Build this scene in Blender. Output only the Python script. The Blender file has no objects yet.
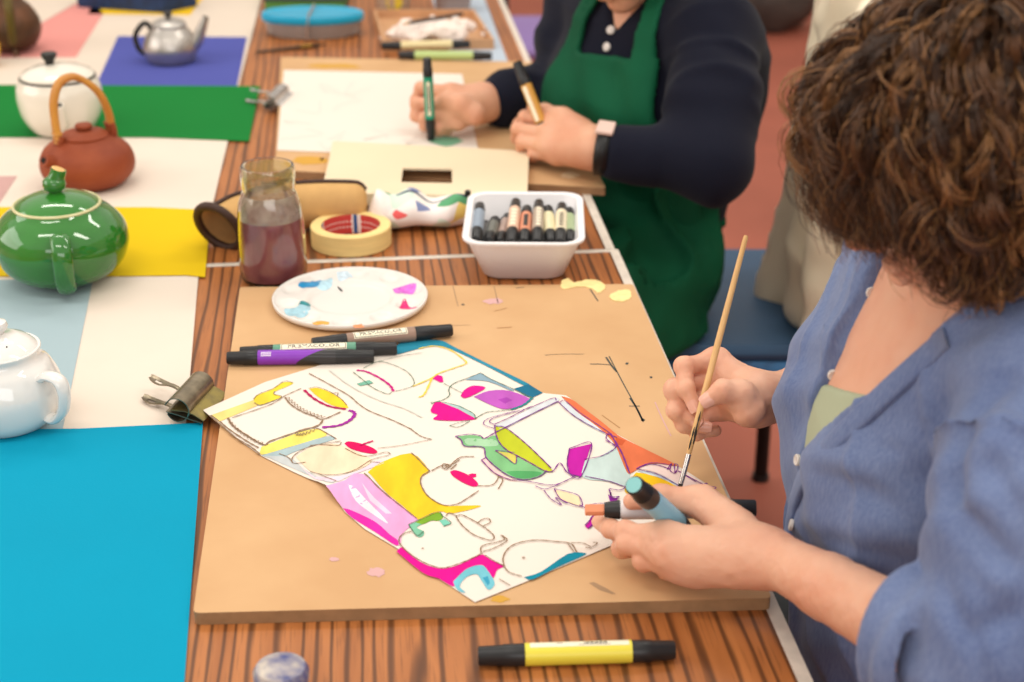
import bpy, math, random
import numpy as np
from mathutils import Vector, Matrix, noise as mnoise
random.seed(7)
rng = np.random.default_rng(11)
SC = bpy.context.scene
COL = SC.collection
TZ = 0.75                      # table top above the floor
CH = 0.764                     # camera above the table top
PITCH = math.radians(24.26)
FPX = 1600.0
SP, CP = math.sin(PITCH), math.cos(PITCH)
CAM = np.array([0.0, 0.0, TZ + CH])

# ------------------------------------------------------------------ layout helpers (photo pixel -> place in the room)
def J(px, py, h=0.0):
    """point h metres above the table top seen at pixel (px,py)"""
    u = (px - 512) / FPX; v = (py - 341) / FPX
    zc = (CH - h) / (SP + v * CP)
    return np.array([u * zc, zc * (CP - v * SP), TZ + h])
def D(px, py, zc):
    u = (px - 512) / FPX; v = (py - 341) / FPX
    return np.array([u * zc, zc * (CP - v * SP), TZ + CH - zc * (SP + v * CP)])
def scale_at(px, py, h=0.0):
    v = (py - 341) / FPX
    return FPX * (SP + v * CP) / (CH - h)
def px_of(p):
    y = p[1]; q = p[2] - TZ - CH
    dz = y * CP - q * SP; up = y * SP + q * CP
    return np.array([512 + FPX * p[0] / dz, 341 - FPX * up / dz, dz])

# ------------------------------------------------------------------ materials
def s2l(c):
    out = []
    for x in c[:3]:
        x /= 255.0
        out.append(x / 12.92 if x <= 0.04045 else ((x + 0.055) / 1.055) ** 2.4)
    return (*out, 1.0)
MATS = {}
def mat(name, rgb, rough=0.6, metal=0.0, spec=0.5, var=0.0, vscale=20.0, bump=0.0, bscale=200.0, coat=0.0,
        trans=0.0, sss=0.0, sheen=0.0, ior=1.45, rgb2=None, stretch=None, alpha=None, emit=None):
    if name in MATS: return MATS[name]
    m = bpy.data.materials.new(name); m.use_nodes = True
    nt = m.node_tree; N = nt.nodes; L = nt.links
    b = N['Principled BSDF']
    b.inputs['Base Color'].default_value = s2l(rgb)
    b.inputs['Roughness'].default_value = rough
    b.inputs['Metallic'].default_value = metal
    b.inputs['Specular IOR Level'].default_value = spec
    b.inputs['IOR'].default_value = ior
    b.inputs['Coat Weight'].default_value = coat
    b.inputs['Coat Roughness'].default_value = 0.05
    b.inputs['Transmission Weight'].default_value = trans
    if sss:
        b.inputs['Subsurface Weight'].default_value = sss
        b.inputs['Subsurface Radius'].default_value = (1.0, 0.35, 0.2)
        b.inputs['Subsurface Scale'].default_value = 0.006
    if sheen:
        b.inputs['Sheen Weight'].default_value = sheen
        b.inputs['Sheen Roughness'].default_value = 0.5
    tc = None
    def coords():
        nonlocal tc
        if tc is None:
            t = N.new('ShaderNodeTexCoord'); mp = N.new('ShaderNodeMapping')
            L.new(t.outputs['Object'], mp.inputs['Vector'])
            if stretch: mp.inputs['Scale'].default_value = stretch
            tc = mp
        return tc.outputs['Vector']
    if var or rgb2:
        n = N.new('ShaderNodeTexNoise'); n.inputs['Scale'].default_value = vscale
        n.inputs['Detail'].default_value = 4.0
        L.new(coords(), n.inputs['Vector'])
        r = N.new('ShaderNodeValToRGB')
        r.color_ramp.elements[0].position = 0.35; r.color_ramp.elements[1].position = 0.65
        c1 = s2l(rgb)
        if rgb2: c2 = s2l(rgb2)
        else:
            c2 = tuple(max(0, x * (1 - var)) for x in c1[:3]) + (1,)
            c1 = tuple(min(1, x * (1 + var)) for x in c1[:3]) + (1,)
        r.color_ramp.elements[0].color = c2; r.color_ramp.elements[1].color = c1
        L.new(n.outputs['Fac'], r.inputs['Fac']); L.new(r.outputs['Color'], b.inputs['Base Color'])
    if bump:
        n = N.new('ShaderNodeTexNoise'); n.inputs['Scale'].default_value = bscale; n.inputs['Detail'].default_value = 3
        L.new(coords(), n.inputs['Vector'])
        bp = N.new('ShaderNodeBump'); bp.inputs['Strength'].default_value = bump; bp.inputs['Distance'].default_value = 0.002
        L.new(n.outputs['Fac'], bp.inputs['Height']); L.new(bp.outputs['Normal'], b.inputs['Normal'])
    if alpha is not None: b.inputs['Alpha'].default_value = alpha
    if emit:
        b.inputs['Emission Color'].default_value = s2l(rgb); b.inputs['Emission Strength'].default_value = emit
    MATS[name] = m
    return m

def mat_wood(name, dark, mid, light, ang=0.0):
    """streaky teak laminate: long grain with dark open pores"""
    if name in MATS: return MATS[name]
    m = bpy.data.materials.new(name); m.use_nodes = True
    nt = m.node_tree; N = nt.nodes; L = nt.links; b = N['Principled BSDF']
    t = N.new('ShaderNodeTexCoord')
    mp = N.new('ShaderNodeMapping'); mp.inputs['Rotation'].default_value = (0, 0, ang)
    L.new(t.outputs['Object'], mp.inputs['Vector'])
    def noise(scale, sc, detail=4.0, dist=0.0):
        q = N.new('ShaderNodeMapping'); q.inputs['Scale'].default_value = sc
        L.new(mp.outputs['Vector'], q.inputs['Vector'])
        n = N.new('ShaderNodeTexNoise'); n.inputs['Scale'].default_value = scale; n.inputs['Detail'].default_value = detail
        n.inputs['Distortion'].default_value = dist
        L.new(q.outputs['Vector'], n.inputs['Vector']); return n.outputs['Fac']
    def ramp(fac, stops):
        r = N.new('ShaderNodeValToRGB'); e = r.color_ramp.elements
        e[0].position, e[0].color = stops[0]; e[1].position, e[1].color = stops[-1]
        for p, c in stops[1:-1]:
            k = e.new(p); k.color = c
        L.new(fac, r.inputs['Fac']); return r.outputs['Color']
    base = ramp(noise(4.0, (11, 1.0, 1), 5, 0.6), [(0.3, s2l(mid)), (0.7, s2l(light))])
    w = N.new('ShaderNodeTexWave'); w.wave_type = 'BANDS'; w.bands_direction = 'X'
    w.inputs['Scale'].default_value = 14.0; w.inputs['Distortion'].default_value = 14.0
    w.inputs['Detail'].default_value = 4.0; w.inputs['Detail Scale'].default_value = 0.55
    q = N.new('ShaderNodeMapping'); q.inputs['Scale'].default_value = (1.5, 0.13, 1)
    L.new(mp.outputs['Vector'], q.inputs['Vector']); L.new(q.outputs['Vector'], w.inputs['Vector'])
    lines = ramp(w.outputs['Fac'], [(0.0, (1, 1, 1, 1)), (0.10, (.75, .75, .75, 1)), (0.34, (0, 0, 0, 1))])
    pores = ramp(noise(60.0, (9, 0.28, 1), 2), [(0.56, (0, 0, 0, 1)), (0.68, (1, 1, 1, 1))])
    mx = N.new('ShaderNodeMix'); mx.data_type = 'RGBA'; mx.blend_type = 'MIX'
    L.new(base, mx.inputs['A']); mx.inputs['B'].default_value = s2l(dark)
    mm = N.new('ShaderNodeMath'); mm.operation = 'MAXIMUM'
    L.new(lines, mm.inputs[0])
    m2 = N.new('ShaderNodeMath'); m2.operation = 'MULTIPLY'; m2.inputs[1].default_value = 0.45
    L.new(pores, m2.inputs[0]); L.new(m2.outputs[0], mm.inputs[1])
    m3 = N.new('ShaderNodeMath'); m3.operation = 'MULTIPLY'; m3.inputs[1].default_value = 0.8
    L.new(mm.outputs[0], m3.inputs[0]); L.new(m3.outputs[0], mx.inputs['Factor'])
    L.new(mx.outputs['Result'], b.inputs['Base Color'])
    b.inputs['Roughness'].default_value = 0.42; b.inputs['Specular IOR Level'].default_value = 0.35
    MATS[name] = m
    return m

# ------------------------------------------------------------------ object helpers
def root_loc(o):
    v = Vector((0, 0, 0))
    while o is not None:
        v += o.location; o = o.parent
    return np.array(v)
def tag(o, label=None, cat=None, group=None, kind=None):
    if label: o['label'] = label
    if cat: o['category'] = cat
    if group: o['group'] = group
    if kind: o['kind'] = kind
    return o
def thing(name, label, cat, loc, group=None, rot=None):
    o = bpy.data.objects.new(name, None); COL.objects.link(o)
    o.location = Vector([float(x) for x in loc]); o.empty_display_size = 0.03
    if rot is not None: o.rotation_euler = rot
    return tag(o, label, cat, group)
def mesh_obj(name, V, F, m, parent=None, smooth=True, local=False, loc=None, mids=None, autosmooth=None):
    """one mesh object; V are world coordinates unless local"""
    V = np.asarray(V, dtype=float)
    me = bpy.data.meshes.new(name)
    o = bpy.data.objects.new(name, me)
    if parent is not None:
        o.parent = parent
        if not local: V = V - root_loc(parent)
    else:
        if loc is None and not local:
            loc = np.array([(V[:, 0].min() + V[:, 0].max()) / 2, (V[:, 1].min() + V[:, 1].max()) / 2, V[:, 2].min()])
        if loc is not None:
            o.location = Vector([float(x) for x in loc])
            if not local: V = V - np.asarray(loc)
    if isinstance(F, np.ndarray):
        nf, k = F.shape
        me.vertices.add(len(V)); me.vertices.foreach_set('co', V.astype(np.float32).ravel())
        me.loops.add(nf * k); me.loops.foreach_set('vertex_index', F.astype(np.int32).ravel())
        me.polygons.add(nf)
        me.polygons.foreach_set('loop_start', (np.arange(nf) * k).astype(np.int32))
        me.update(calc_edges=True); me.validate()
    else:
        me.from_pydata([tuple(v) for v in V], [], [tuple(f) for f in F]); me.update()
    for x in (m if isinstance(m, (list, tuple)) else [m]): me.materials.append(x)
    if mids is not None: me.polygons.foreach_set('material_index', np.asarray(mids, dtype=np.int32))
    me.polygons.foreach_set('use_smooth', np.full(len(me.polygons), bool(smooth)))
    if autosmooth:
        try: me.set_sharp_from_angle(angle=math.radians(autosmooth))
        except Exception: pass
    me.update()
    COL.objects.link(o)
    return o

class MB:
    def __init__(s): s.V = []; s.F = []; s.M = []
    def add(s, V, F, mi=0):
        n = len(s.V); s.V += [tuple(map(float, v)) for v in V]
        for f in F: s.F.append(tuple(n + i for i in f)); s.M.append(mi)
    def box(s, c, d, mi=0, R=None, bev=0.0):
        c = np.asarray(c, float); hx, hy, hz = [x / 2 for x in d]
        if bev <= 0:
            P = np.array([[sx * hx, sy * hy, sz * hz] for sx in (-1, 1) for sy in (-1, 1) for sz in (-1, 1)])
            F = [(0, 1, 3, 2), (4, 6, 7, 5), (0, 4, 5, 1), (2, 3, 7, 6), (0, 2, 6, 4), (1, 5, 7, 3)]
        else:
            P = []; F = []
            b = min(bev, hx * .9, hy * .9, hz * .9)
            rings = []
            for z, ins in ((-hz, b), (-hz + b, 0), (hz - b, 0), (hz, b)):
                pts = []
                for (cx, cy, a0) in ((hx - b, hy - b, 0), (-hx + b, hy - b, 90), (-hx + b, -hy + b, 180), (hx - b, -hy + b, 270)):
                    for k in range(4):
                        a = math.radians(a0 + 30 * k); r = b - ins * 0.7 if ins else b
                        pts.append((cx + r * math.cos(a), cy + r * math.sin(a), z))
                rings.append(pts)
            for r_ in rings: P += r_
            n = 16
            for i in range(3):
                for k in range(n):
                    F.append((i * n + k, i * n + (k + 1) % n, (i + 1) * n + (k + 1) % n, (i + 1) * n + k))
            F.append(tuple(range(n))[::-1]); F.append(tuple(range(3 * n, 4 * n)))
            P = np.array(P)
        if R is not None: P = P @ np.asarray(R).T
        s.add(P + c, F, mi)
    def lathe(s, prof, c=(0, 0, 0), n=48, R=None, mi=0, mis=None, sx=1.0, sy=1.0):
        """profile of (r,z); closed by poles where r==0"""
        V = []; rows = []
        for r, z in prof:
            if r <= 1e-7: rows.append([len(V)]); V.append((0, 0, z))
            else:
                rows.append(list(range(len(V), len(V) + n)))
                for k in range(n):
                    a = 2 * math.pi * k / n; V.append((r * math.cos(a) * sx, r * math.sin(a) * sy, z))
        V = np.array(V, float)
        if R is not None: V = V @ np.asarray(R).T
        base = len(s.V); s.V += [tuple(v) for v in V + np.asarray(c, float)]
        for i in range(len(rows) - 1):
            a, b = rows[i], rows[i + 1]; q = mis[i] if mis else mi
            for k in range(n):
                k2 = (k + 1) % n
                if len(a) == 1 and len(b) == 1: continue
                if len(a) == 1: f = (a[0], b[k2], b[k])[::-1] if False else (a[0], b[k2], b[k])
                elif len(b) == 1: f = (a[k], a[k2], b[0])
                else: f = (a[k], a[k2], b[k2], b[k])
                s.F.append(tuple(base + i_ for i_ in f)); s.M.append(q)
    def tube(s, pts, r, n=12, mi=0, caps=True, flat=1.0, up=None, closed=False):
        """swept tube; r scalar or list; flat scales the second axis"""
        P = np.asarray(pts, float); m = len(P)
        R_ = np.full(m, r) if np.isscalar(r) else np.interp(np.linspace(0, 1, m), np.linspace(0, 1, len(r)), r)
        if closed: T = np.roll(P, -1, 0) - np.roll(P, 1, 0)
        else:
            T = np.gradient(P, axis=0)
        T /= np.linalg.norm(T, axis=1)[:, None] + 1e-12
        u = np.array(up if up is not None else (0, 0, 1), float)
        V = []; prev = None
        for i in range(m):
            if up is not None or prev is None:
                a = np.cross(u, T[i])
                if np.linalg.norm(a) < 1e-4: a = np.cross((1, 0, 0), T[i])
            else:
                a = prev - T[i] * prev.dot(T[i])
            a = a / (np.linalg.norm(a) + 1e-12); b = np.cross(T[i], a); prev = a
            for k in range(n):
                t = 2 * math.pi * k / n
                V.append(P[i] + R_[i] * (math.cos(t) * a + math.sin(t) * b * flat))
        F = []
        for i in range(m if closed else m - 1):
            j = (i + 1) % m
            for k in range(n):
                F.append((i * n + k, i * n + (k + 1) % n, j * n + (k + 1) % n, j * n + k))
        if caps and not closed:
            F.append(tuple(range(n))[::-1]); F.append(tuple((m - 1) * n + k for k in range(n)))
        s.add(V, F, mi)
    def prism(s, poly, z0, z1, mi=0, mside=None):
        """vertical prism over a world xy polygon"""
        n = len(poly)
        A = sum(poly[i][0] * poly[(i + 1) % n][1] - poly[(i + 1) % n][0] * poly[i][1] for i in range(n))
        if A < 0: poly = poly[::-1]
        V = [(p[0], p[1], z0) for p in poly] + [(p[0], p[1], z1) for p in poly]
        base = len(s.V); s.V += V
        s.F.append(tuple(base + i for i in range(n))[::-1]); s.M.append(mi)
        s.F.append(tuple(base + n + i for i in range(n))); s.M.append(mi)
        for i in range(n):
            j = (i + 1) % n
            s.F.append((base + i, base + j, base + n + j, base + n + i)); s.M.append(mi if mside is None else mside)
    def build(s, name, m, parent=None, smooth=True, auto=40, local=False, loc=None):
        return mesh_obj(name, s.V, s.F, m, parent, smooth, local, loc, s.M, auto)

def bez(pts, n=24):
    """Catmull-Rom through points"""
    P = np.asarray(pts, float); P = np.vstack([2 * P[0] - P[1], P, 2 * P[-1] - P[-2]])
    out = []; segs = len(P) - 3; per = max(2, n // segs)
    for i in range(segs):
        a, b, c, d = P[i:i + 4]
        for t in np.linspace(0, 1, per, endpoint=False):
            out.append(.5 * ((2 * b) + (-a + c) * t + (2 * a - 5 * b + 4 * c - d) * t * t + (-a + 3 * b - 3 * c + d) * t ** 3))
    out.append(P[-2]); return np.array(out)

def frame_x(a, b, up=(0, 0, 1)):
    x = np.asarray(b, float) - np.asarray(a, float); x /= np.linalg.norm(x)
    z = np.asarray(up, float); z = z - x * z.dot(x); z /= np.linalg.norm(z)
    y = np.cross(z, x)
    return np.array([x, y, z]).T          # columns

def text_mesh(txt, size):
    cu = bpy.data.curves.new('lettering', 'FONT'); cu.body = txt; cu.size = size
    cu.align_x = 'CENTER'; cu.align_y = 'CENTER'; cu.resolution_u = 2
    o = bpy.data.objects.new('lettering', cu); COL.objects.link(o)
    bpy.context.view_layer.update()
    dg = bpy.context.evaluated_depsgraph_get()
    me = o.evaluated_get(dg).to_mesh()
    V = np.array([v.co[:] for v in me.vertices]); F = [tuple(p.vertices) for p in me.polygons]
    o.evaluated_get(dg).to_mesh_clear()
    bpy.data.objects.remove(o); bpy.data.curves.remove(cu)
    return V, F

# ------------------------------------------------------------------ implicit surfaces
def relax(V, F, it=2, lam=.5):
    """soften a mesh by averaging each vertex with its neighbours"""
    E = np.concatenate([F[:, [0, 1]], F[:, [1, 2]], F[:, [2, 3]], F[:, [3, 0]]]); E = np.concatenate([E, E[:, ::-1]])
    cnt = np.bincount(E[:, 0], minlength=len(V))[:, None].clip(1)
    for _ in range(it):
        A_ = np.stack([np.bincount(E[:, 0], weights=V[E[:, 1], i], minlength=len(V)) for i in range(3)], 1) / cnt
        V = V + (A_ - V) * lam
    return V
def smin(a, b, k):
    h = np.maximum(k - np.abs(a - b), 0.0) / k
    return np.minimum(a, b) - h * h * k * 0.25
def smax(a, b, k): return -smin(-a, -b, k)
def rcone(p, a, b, ra, rb):
    a = np.asarray(a, float); b = np.asarray(b, float)
    ba = b - a; L2 = ba.dot(ba) + 1e-12
    t = np.clip((p - a) @ ba / L2, 0, 1)
    d = np.linalg.norm(p - a - t[:, None] * ba, axis=1)
    return d - (ra + (rb - ra) * t)
def ellip(p, c, r, R=None):
    q = p - np.asarray(c, float)
    if R is not None: q = q @ np.asarray(R)      # columns are axes
    r = np.asarray(r, float)
    k0 = np.linalg.norm(q / r, axis=1); k1 = np.linalg.norm(q / (r * r), axis=1)
    return k0 * (k0 - 1.0) / np.maximum(k1, 1e-9)
def chain(p, pts, rad, k=0.006):
    d = None
    for i in range(len(pts) - 1):
        e = rcone(p, pts[i], pts[i + 1], rad[i], rad[i + 1])
        d = e if d is None else smin(d, e, k)
    return d
def sdf_mesh(f, lo, hi, h, B=4):
    lo = np.asarray(lo, float); hi = np.asarray(hi, float)
    nc = np.ceil((hi - lo) / (h * B)).astype(int) + 1
    cx = [lo[i] + (np.arange(nc[i]) + .5) * h * B for i in range(3)]
    G = np.stack(np.meshgrid(*cx, indexing='ij'), -1).reshape(-1, 3)
    fc = np.concatenate([f(G[i:i + 200000]) for i in range(0, len(G), 200000)]).reshape(nc)
    act = np.abs(fc) < h * B * 1.5
    V = np.repeat(np.repeat(np.repeat(np.where(fc < 0, -1.0, 1.0), B, 0), B, 1), B, 2).astype(np.float32)
    am = np.repeat(np.repeat(np.repeat(act, B, 0), B, 1), B, 2)
    for ax in range(3): am |= np.roll(am, 1, ax)
    idx = np.argwhere(am)
    P = lo + idx * h
    val = np.concatenate([f(P[i:i + 200000]) for i in range(0, len(P), 200000)]) if len(P) else np.zeros(0)
    V[am] = val
    S = V < 0
    n = np.array(V.shape) - 1
    def sub(A, o): return A[o[0]:o[0] + n[0], o[1]:o[1] + n[1], o[2]:o[2] + n[2]]
    offs = [(a, b, c) for a in (0, 1) for b in (0, 1) for c in (0, 1)]
    anyv = np.zeros(n, bool); allv = np.ones(n, bool)
    for o in offs: s = sub(S, o); anyv |= s; allv &= s
    cell = anyv & ~allv
    ci = np.argwhere(cell)
    cid = np.full(n, -1, np.int64); cid[cell] = np.arange(len(ci))
    acc = np.zeros((len(ci), 3)); cnt = np.zeros(len(ci))
    for ax in range(3):
        for o in offs:
            if o[ax]: continue
            o2 = list(o); o2[ax] = 1
            va = V[ci[:, 0] + o[0], ci[:, 1] + o[1], ci[:, 2] + o[2]]
            vb = V[ci[:, 0] + o2[0], ci[:, 1] + o2[1], ci[:, 2] + o2[2]]
            m = (va < 0) != (vb < 0)
            t = np.where(m, va / np.where(m, va - vb, 1), 0)
            pt = np.tile(np.array(o, float), (len(ci), 1)); pt[:, ax] += t
            acc[m] += pt[m]; cnt[m] += 1
    verts = lo + (ci + acc / cnt[:, None]) * h
    faces = []
    for ax in range(3):
        a1, a2 = (ax + 1) % 3, (ax + 2) % 3
        sl0 = [slice(None)] * 3; sl1 = [slice(None)] * 3
        sl0[ax] = slice(0, -1); sl1[ax] = slice(1, None)
        ch = S[tuple(sl0)] != S[tuple(sl1)]
        e = np.argwhere(ch)
        ok = (e[:, a1] > 0) & (e[:, a2] > 0) & (e[:, a1] < n[a1]) & (e[:, a2] < n[a2]) & (e[:, ax] < n[ax])
        e = e[ok]
        inside = S[e[:, 0], e[:, 1], e[:, 2]]
        def cidx(d1, d2):
            q = e.copy(); q[:, a1] -= d1; q[:, a2] -= d2
            return cid[q[:, 0], q[:, 1], q[:, 2]]
        quad = np.stack([cidx(1, 1), cidx(0, 1), cidx(0, 0), cidx(1, 0)], 1)
        quad[~inside] = quad[~inside][:, ::-1]
        faces.append(quad[(quad >= 0).all(1)])
    return verts, np.concatenate(faces)
def grad(f, P, e=0.0008):
    g = np.stack([f(P + np.eye(3)[i] * e) - f(P - np.eye(3)[i] * e) for i in range(3)], 1)
    return g / (np.linalg.norm(g, axis=1)[:, None] + 1e-9)
def march(f, px, py, z0=0.6, z1=3.2):
    """first hit of the viewing ray through a photo pixel on an implicit surface"""
    p0 = CAM.copy(); d = D(px, py, 1.0) - CAM; d /= np.linalg.norm(d)
    t = z0
    for _ in range(200):
        v = float(f((p0 + d * t)[None])[0])
        if abs(v) < 2e-4: return p0 + d * t
        t += max(min(v * 0.7, 0.05), -0.02)
        if t > z1: return None
    return p0 + d * t
_T = rng.random((64, 64, 64)).astype(np.float32) * 2 - 1
def vnoise(P):
    q = np.floor(P).astype(int); f = P - q; f = f * f * (3 - 2 * f); q &= 63
    r = 0
    for a in (0, 1):
        for b in (0, 1):
            for c in (0, 1):
                w = (f[:, 0] if a else 1 - f[:, 0]) * (f[:, 1] if b else 1 - f[:, 1]) * (f[:, 2] if c else 1 - f[:, 2])
                r = r + w * _T[(q[:, 0] + a) & 63, (q[:, 1] + b) & 63, (q[:, 2] + c) & 63]
    return r

# ------------------------------------------------------------------ camera, world, lamps
cd = bpy.data.cameras.new('camera'); cam = bpy.data.objects.new('camera', cd); COL.objects.link(cam)
cam.location = CAM; cam.rotation_euler = (math.pi / 2 - PITCH, 0, 0)
cd.sensor_width = 36.0; cd.sensor_fit = 'HORIZONTAL'; cd.lens = FPX / 1024 * 36.0
cd.clip_start = 0.05; cd.clip_end = 60
cd.dof.use_dof = True; cd.dof.focus_distance = 1.58; cd.dof.aperture_fstop = 5.0
SC.camera = cam
W = bpy.data.worlds.new('World'); SC.world = W; W.use_nodes = True
bg = W.node_tree.nodes['Background']
bg.inputs['Color'].default_value = (1.0, 0.93, 0.83, 1); bg.inputs['Strength'].default_value = 0.72
def area(name, loc, size, power, rgb, target=None, sy=None):
    l = bpy.data.lights.new(name, 'AREA'); l.energy = power; l.color = rgb
    l.shape = 'RECTANGLE'; l.size = size; l.size_y = sy or size
    o = bpy.data.objects.new(name, l); COL.objects.link(o); o.location = loc
    d = Vector(target if target is not None else (loc[0], loc[1], 0)) - Vector(loc)
    o.rotation_euler = d.to_track_quat('-Z', 'Y').to_euler()
    return o
for k, (lx, ly) in enumerate(((-0.9, 0.9), (1.1, 1.2), (-0.9, 3.1), (1.0, 2.9))):
    area('ceiling_lamp', (lx, ly, 2.95), 1.3, 10, (1.0, 0.95, 0.87), None, 0.22)
area('window_and_fill_light', (-3.4, 1.6, 2.1), 2.6, 29, (1.0, 0.97, 0.93), (0.2, 1.5, 0.8), 1.6)  # daylight from the left window
area('window_and_fill_light', (0.3, -2.3, 2.0), 3.4, 46, (0.97, 0.98, 1.0), (0.1, 1.8, 0.75), 1.7)  # added soft fill lamp behind the camera, brightens upright faces turned to it
SC.view_settings.view_transform = 'Standard'; SC.view_settings.look = 'None'
SC.view_settings.gamma = 1.0; SC.view_settings.exposure = 0.45
SC.view_settings.use_curve_mapping = False
# ================================================================== SETTING
def rot_z(a):
    c, s = math.cos(a), math.sin(a); return np.array([[c, -s, 0], [s, c, 0], [0, 0, 1]])
TA = math.radians(5.8)                       # the tables stand slightly turned to the camera
TU = np.array([math.cos(TA), math.sin(TA)])  # across the table
TV = np.array([-math.sin(TA), math.cos(TA)]) # along the table
m_floor = mat('floor_terracotta', (172, 98, 80), 0.55, spec=0.3, var=0.10, vscale=3.0, bump=0.05, bscale=60)
b = MB(); b.box((0, 3.0, -0.02), (9, 11, 0.04))
tag(b.build('floor', m_floor, smooth=False), kind='structure')

m_wood = mat_wood('teak_laminate', (60, 32, 16), (150, 88, 44), (182, 114, 62), -0.101)
m_edge = mat('table_edging', (214, 203, 190), 0.5, var=0.08, vscale=60)
m_metal_leg = mat('painted_steel', (60, 60, 62), 0.4, metal=0.3)

def q2(p): return np.array(p[:2])
def make_table(label, br, L, wid, e_far=.012, e_near=.012):
    """br: far right corner; runs toward the viewer by L"""
    a = q2(br); bb = a - TV * L
    c0, c1, c2, c3 = bb - TU * wid, bb, a, a - TU * wid
    cen = (c0 + c2) / 2
    t = thing('work_table', label, 'table', (cen[0], cen[1], 0), 'wood topped work tables')
    ins = 0.012
    k0, k1, k2, k3 = c0 + TU * ins + TV * e_near, c1 - TU * ins + TV * e_near, c2 - TU * ins - TV * e_far, c3 + TU * ins - TV * e_far
    m = MB(); m.prism([k0, k1, k2, k3], TZ - 0.024, TZ); m.build('tabletop', m_wood, t, smooth=False)
    e = MB()
    O = [c0, c1, c2, c3]; I = [k0, k1, k2, k3]
    for i in range(4):
        j = (i + 1) % 4
        e.prism([O[i], O[j], I[j], I[i]], TZ - 0.026, TZ + 0.0004)
    e.build('edging', m_edge, t, smooth=False)
    ap = MB()
    for i in range(4):
        j = (i + 1) % 4
        p, q = cen + (O[i] - cen) * .90, cen + (O[j] - cen) * .90
        p2, q2_ = cen + (O[i] - cen) * .87, cen + (O[j] - cen) * .87
        ap.prism([p, q, q2_, p2], TZ - 0.085, TZ - 0.026)
    ap.build('frame', m_metal_leg, t, smooth=False)
    for c in O:
        p = cen + (c - cen) * .87
        l = MB(); l.lathe([(0, 0), (.02, 0), (.02, .012), (.0165, .014), (.0165, TZ - .03), (0, TZ - .03)], (p[0], p[1], 0), 20)
        l.build('leg', m_metal_leg, t)
    return t
NR = J(618, 249.5)                           # far right corner of the near table
make_table('near wood laminate table under the drawing board and cyan paper', NR, 1.42, 1.62, e_far=.009)
FR = q2(NR) - TU * .004 + TV * 1.912
make_table('far wood laminate table beyond the narrow pale joint behind the jar', FR, 1.91, 1.62, e_near=.001)

# ================================================================== PAPERS
def sheet(name, label, cat, px, h, m, th=0.0005, group=None, wave=0.0):
    P = [q2(J(x, y, h)) for x, y in px]
    b = MB(); b.prism(P, TZ + h - th, TZ + h)
    return tag(b.build(name, m, smooth=False), label, cat, group)
def paper(name, rgb, var=0.02):
    return mat(name, rgb, 0.85, spec=0.15, var=var, vscale=6, bump=0.06, bscale=350)
G_ = 'coloured paper sheets under the teapots'
m_cream = paper('cream_paper', (214, 199, 184))
sheet('cover_sheet', 'cream covering sheet at the far left under the blue, pink and yellow papers', 'paper',
      [(-260, 150), (222, 150), (264, -12), (-260, -12)], .0011, m_cream, .0004, G_)
sheet('paper_sheet', 'white paper sheet under the terracotta kettle', 'paper', [(-160, 136), (229, 136), (210, 216), (-160, 216)], .0017, paper('white_paper', (220, 206, 192)), group=G_)
sheet('paper_sheet', 'white paper sheet between the yellow and the cyan paper, beneath the large bulldog clip', 'paper', [(-180, 268), (199, 268), (185, 436), (-180, 436)], .0017, paper('white_paper', (220, 206, 192)), group=G_)
sheet('paper_sheet', 'pale blue paper under the white teapot', 'paper', [(-180, 281), (93, 279), (62, 432), (-180, 434)], .0024, paper('paleblue_paper', (159, 179, 186)), group=G_)
sheet('paper_sheet', 'dusty mauve paper showing behind the green teapot at the left edge', 'paper', [(-160, 178), (17, 176), (-3, 206), (-160, 214)], .0024, paper('mauve_paper', (193, 155, 150)), group=G_)
sheet('paper_sheet', 'bright yellow paper under the green teapot', 'paper', [(-170, 207), (150, 207), (211, 210), (205, 277), (186, 275), (110, 276), (-170, 276)], .0031, paper('yellow_paper', (217, 182, 19)), group=G_)
sheet('paper_sheet', 'pink paper beside the dark iron pot', 'paper', [(-40, 58), (76, 57), (103, 14), (96, 3), (30, 3)], .0017, paper('pink_paper', (217, 144, 137)), group=G_)
sheet('paper_sheet', 'violet blue paper under the metal teapot', 'paper', [(95, 87), (237, 86), (247, 37), (118, 36)], .0017, paper('violet_paper', (78, 84, 158)), group=G_)
sheet('paper_sheet', 'dark green paper under the white enamel pot, held by the silver clip', 'paper', [(-170, 137), (150, 137), (249, 141), (260, 86), (-140, 84)], .0031, paper('green_paper', (18, 116, 48)), group=G_)
sheet('paper_sheet', 'mustard yellow paper under the dark blue box', 'paper', [(88, 14), (190, 15), (206, -6), (96, -6)], .0017, paper('mustard_paper', (226, 184, 32)), group=G_)
sheet('paper_sheet', 'large cyan paper filling the lower left corner of the table', 'paper', [(-200, 432), (80, 428.5), (203, 422.5), (181, 730), (-240, 730)], .0031, paper('cyan_paper', (0, 144, 177)), group=G_)
sheet('paper_sheet', 'off white sheet with a dark edge beside the iron pot', 'paper', [(-30, 25), (41, 23), (88, -4), (-20, -12)], .0026, m_cream, group=G_)
sheet('paper_sheet', 'pale grey blue paper lying at the right edge of the far table', 'paper', [(452, 62), (508, 62), (482, -8), (430, -8)], .0015, paper('greyblue_paper', (178, 190, 204)), group=None)

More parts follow.
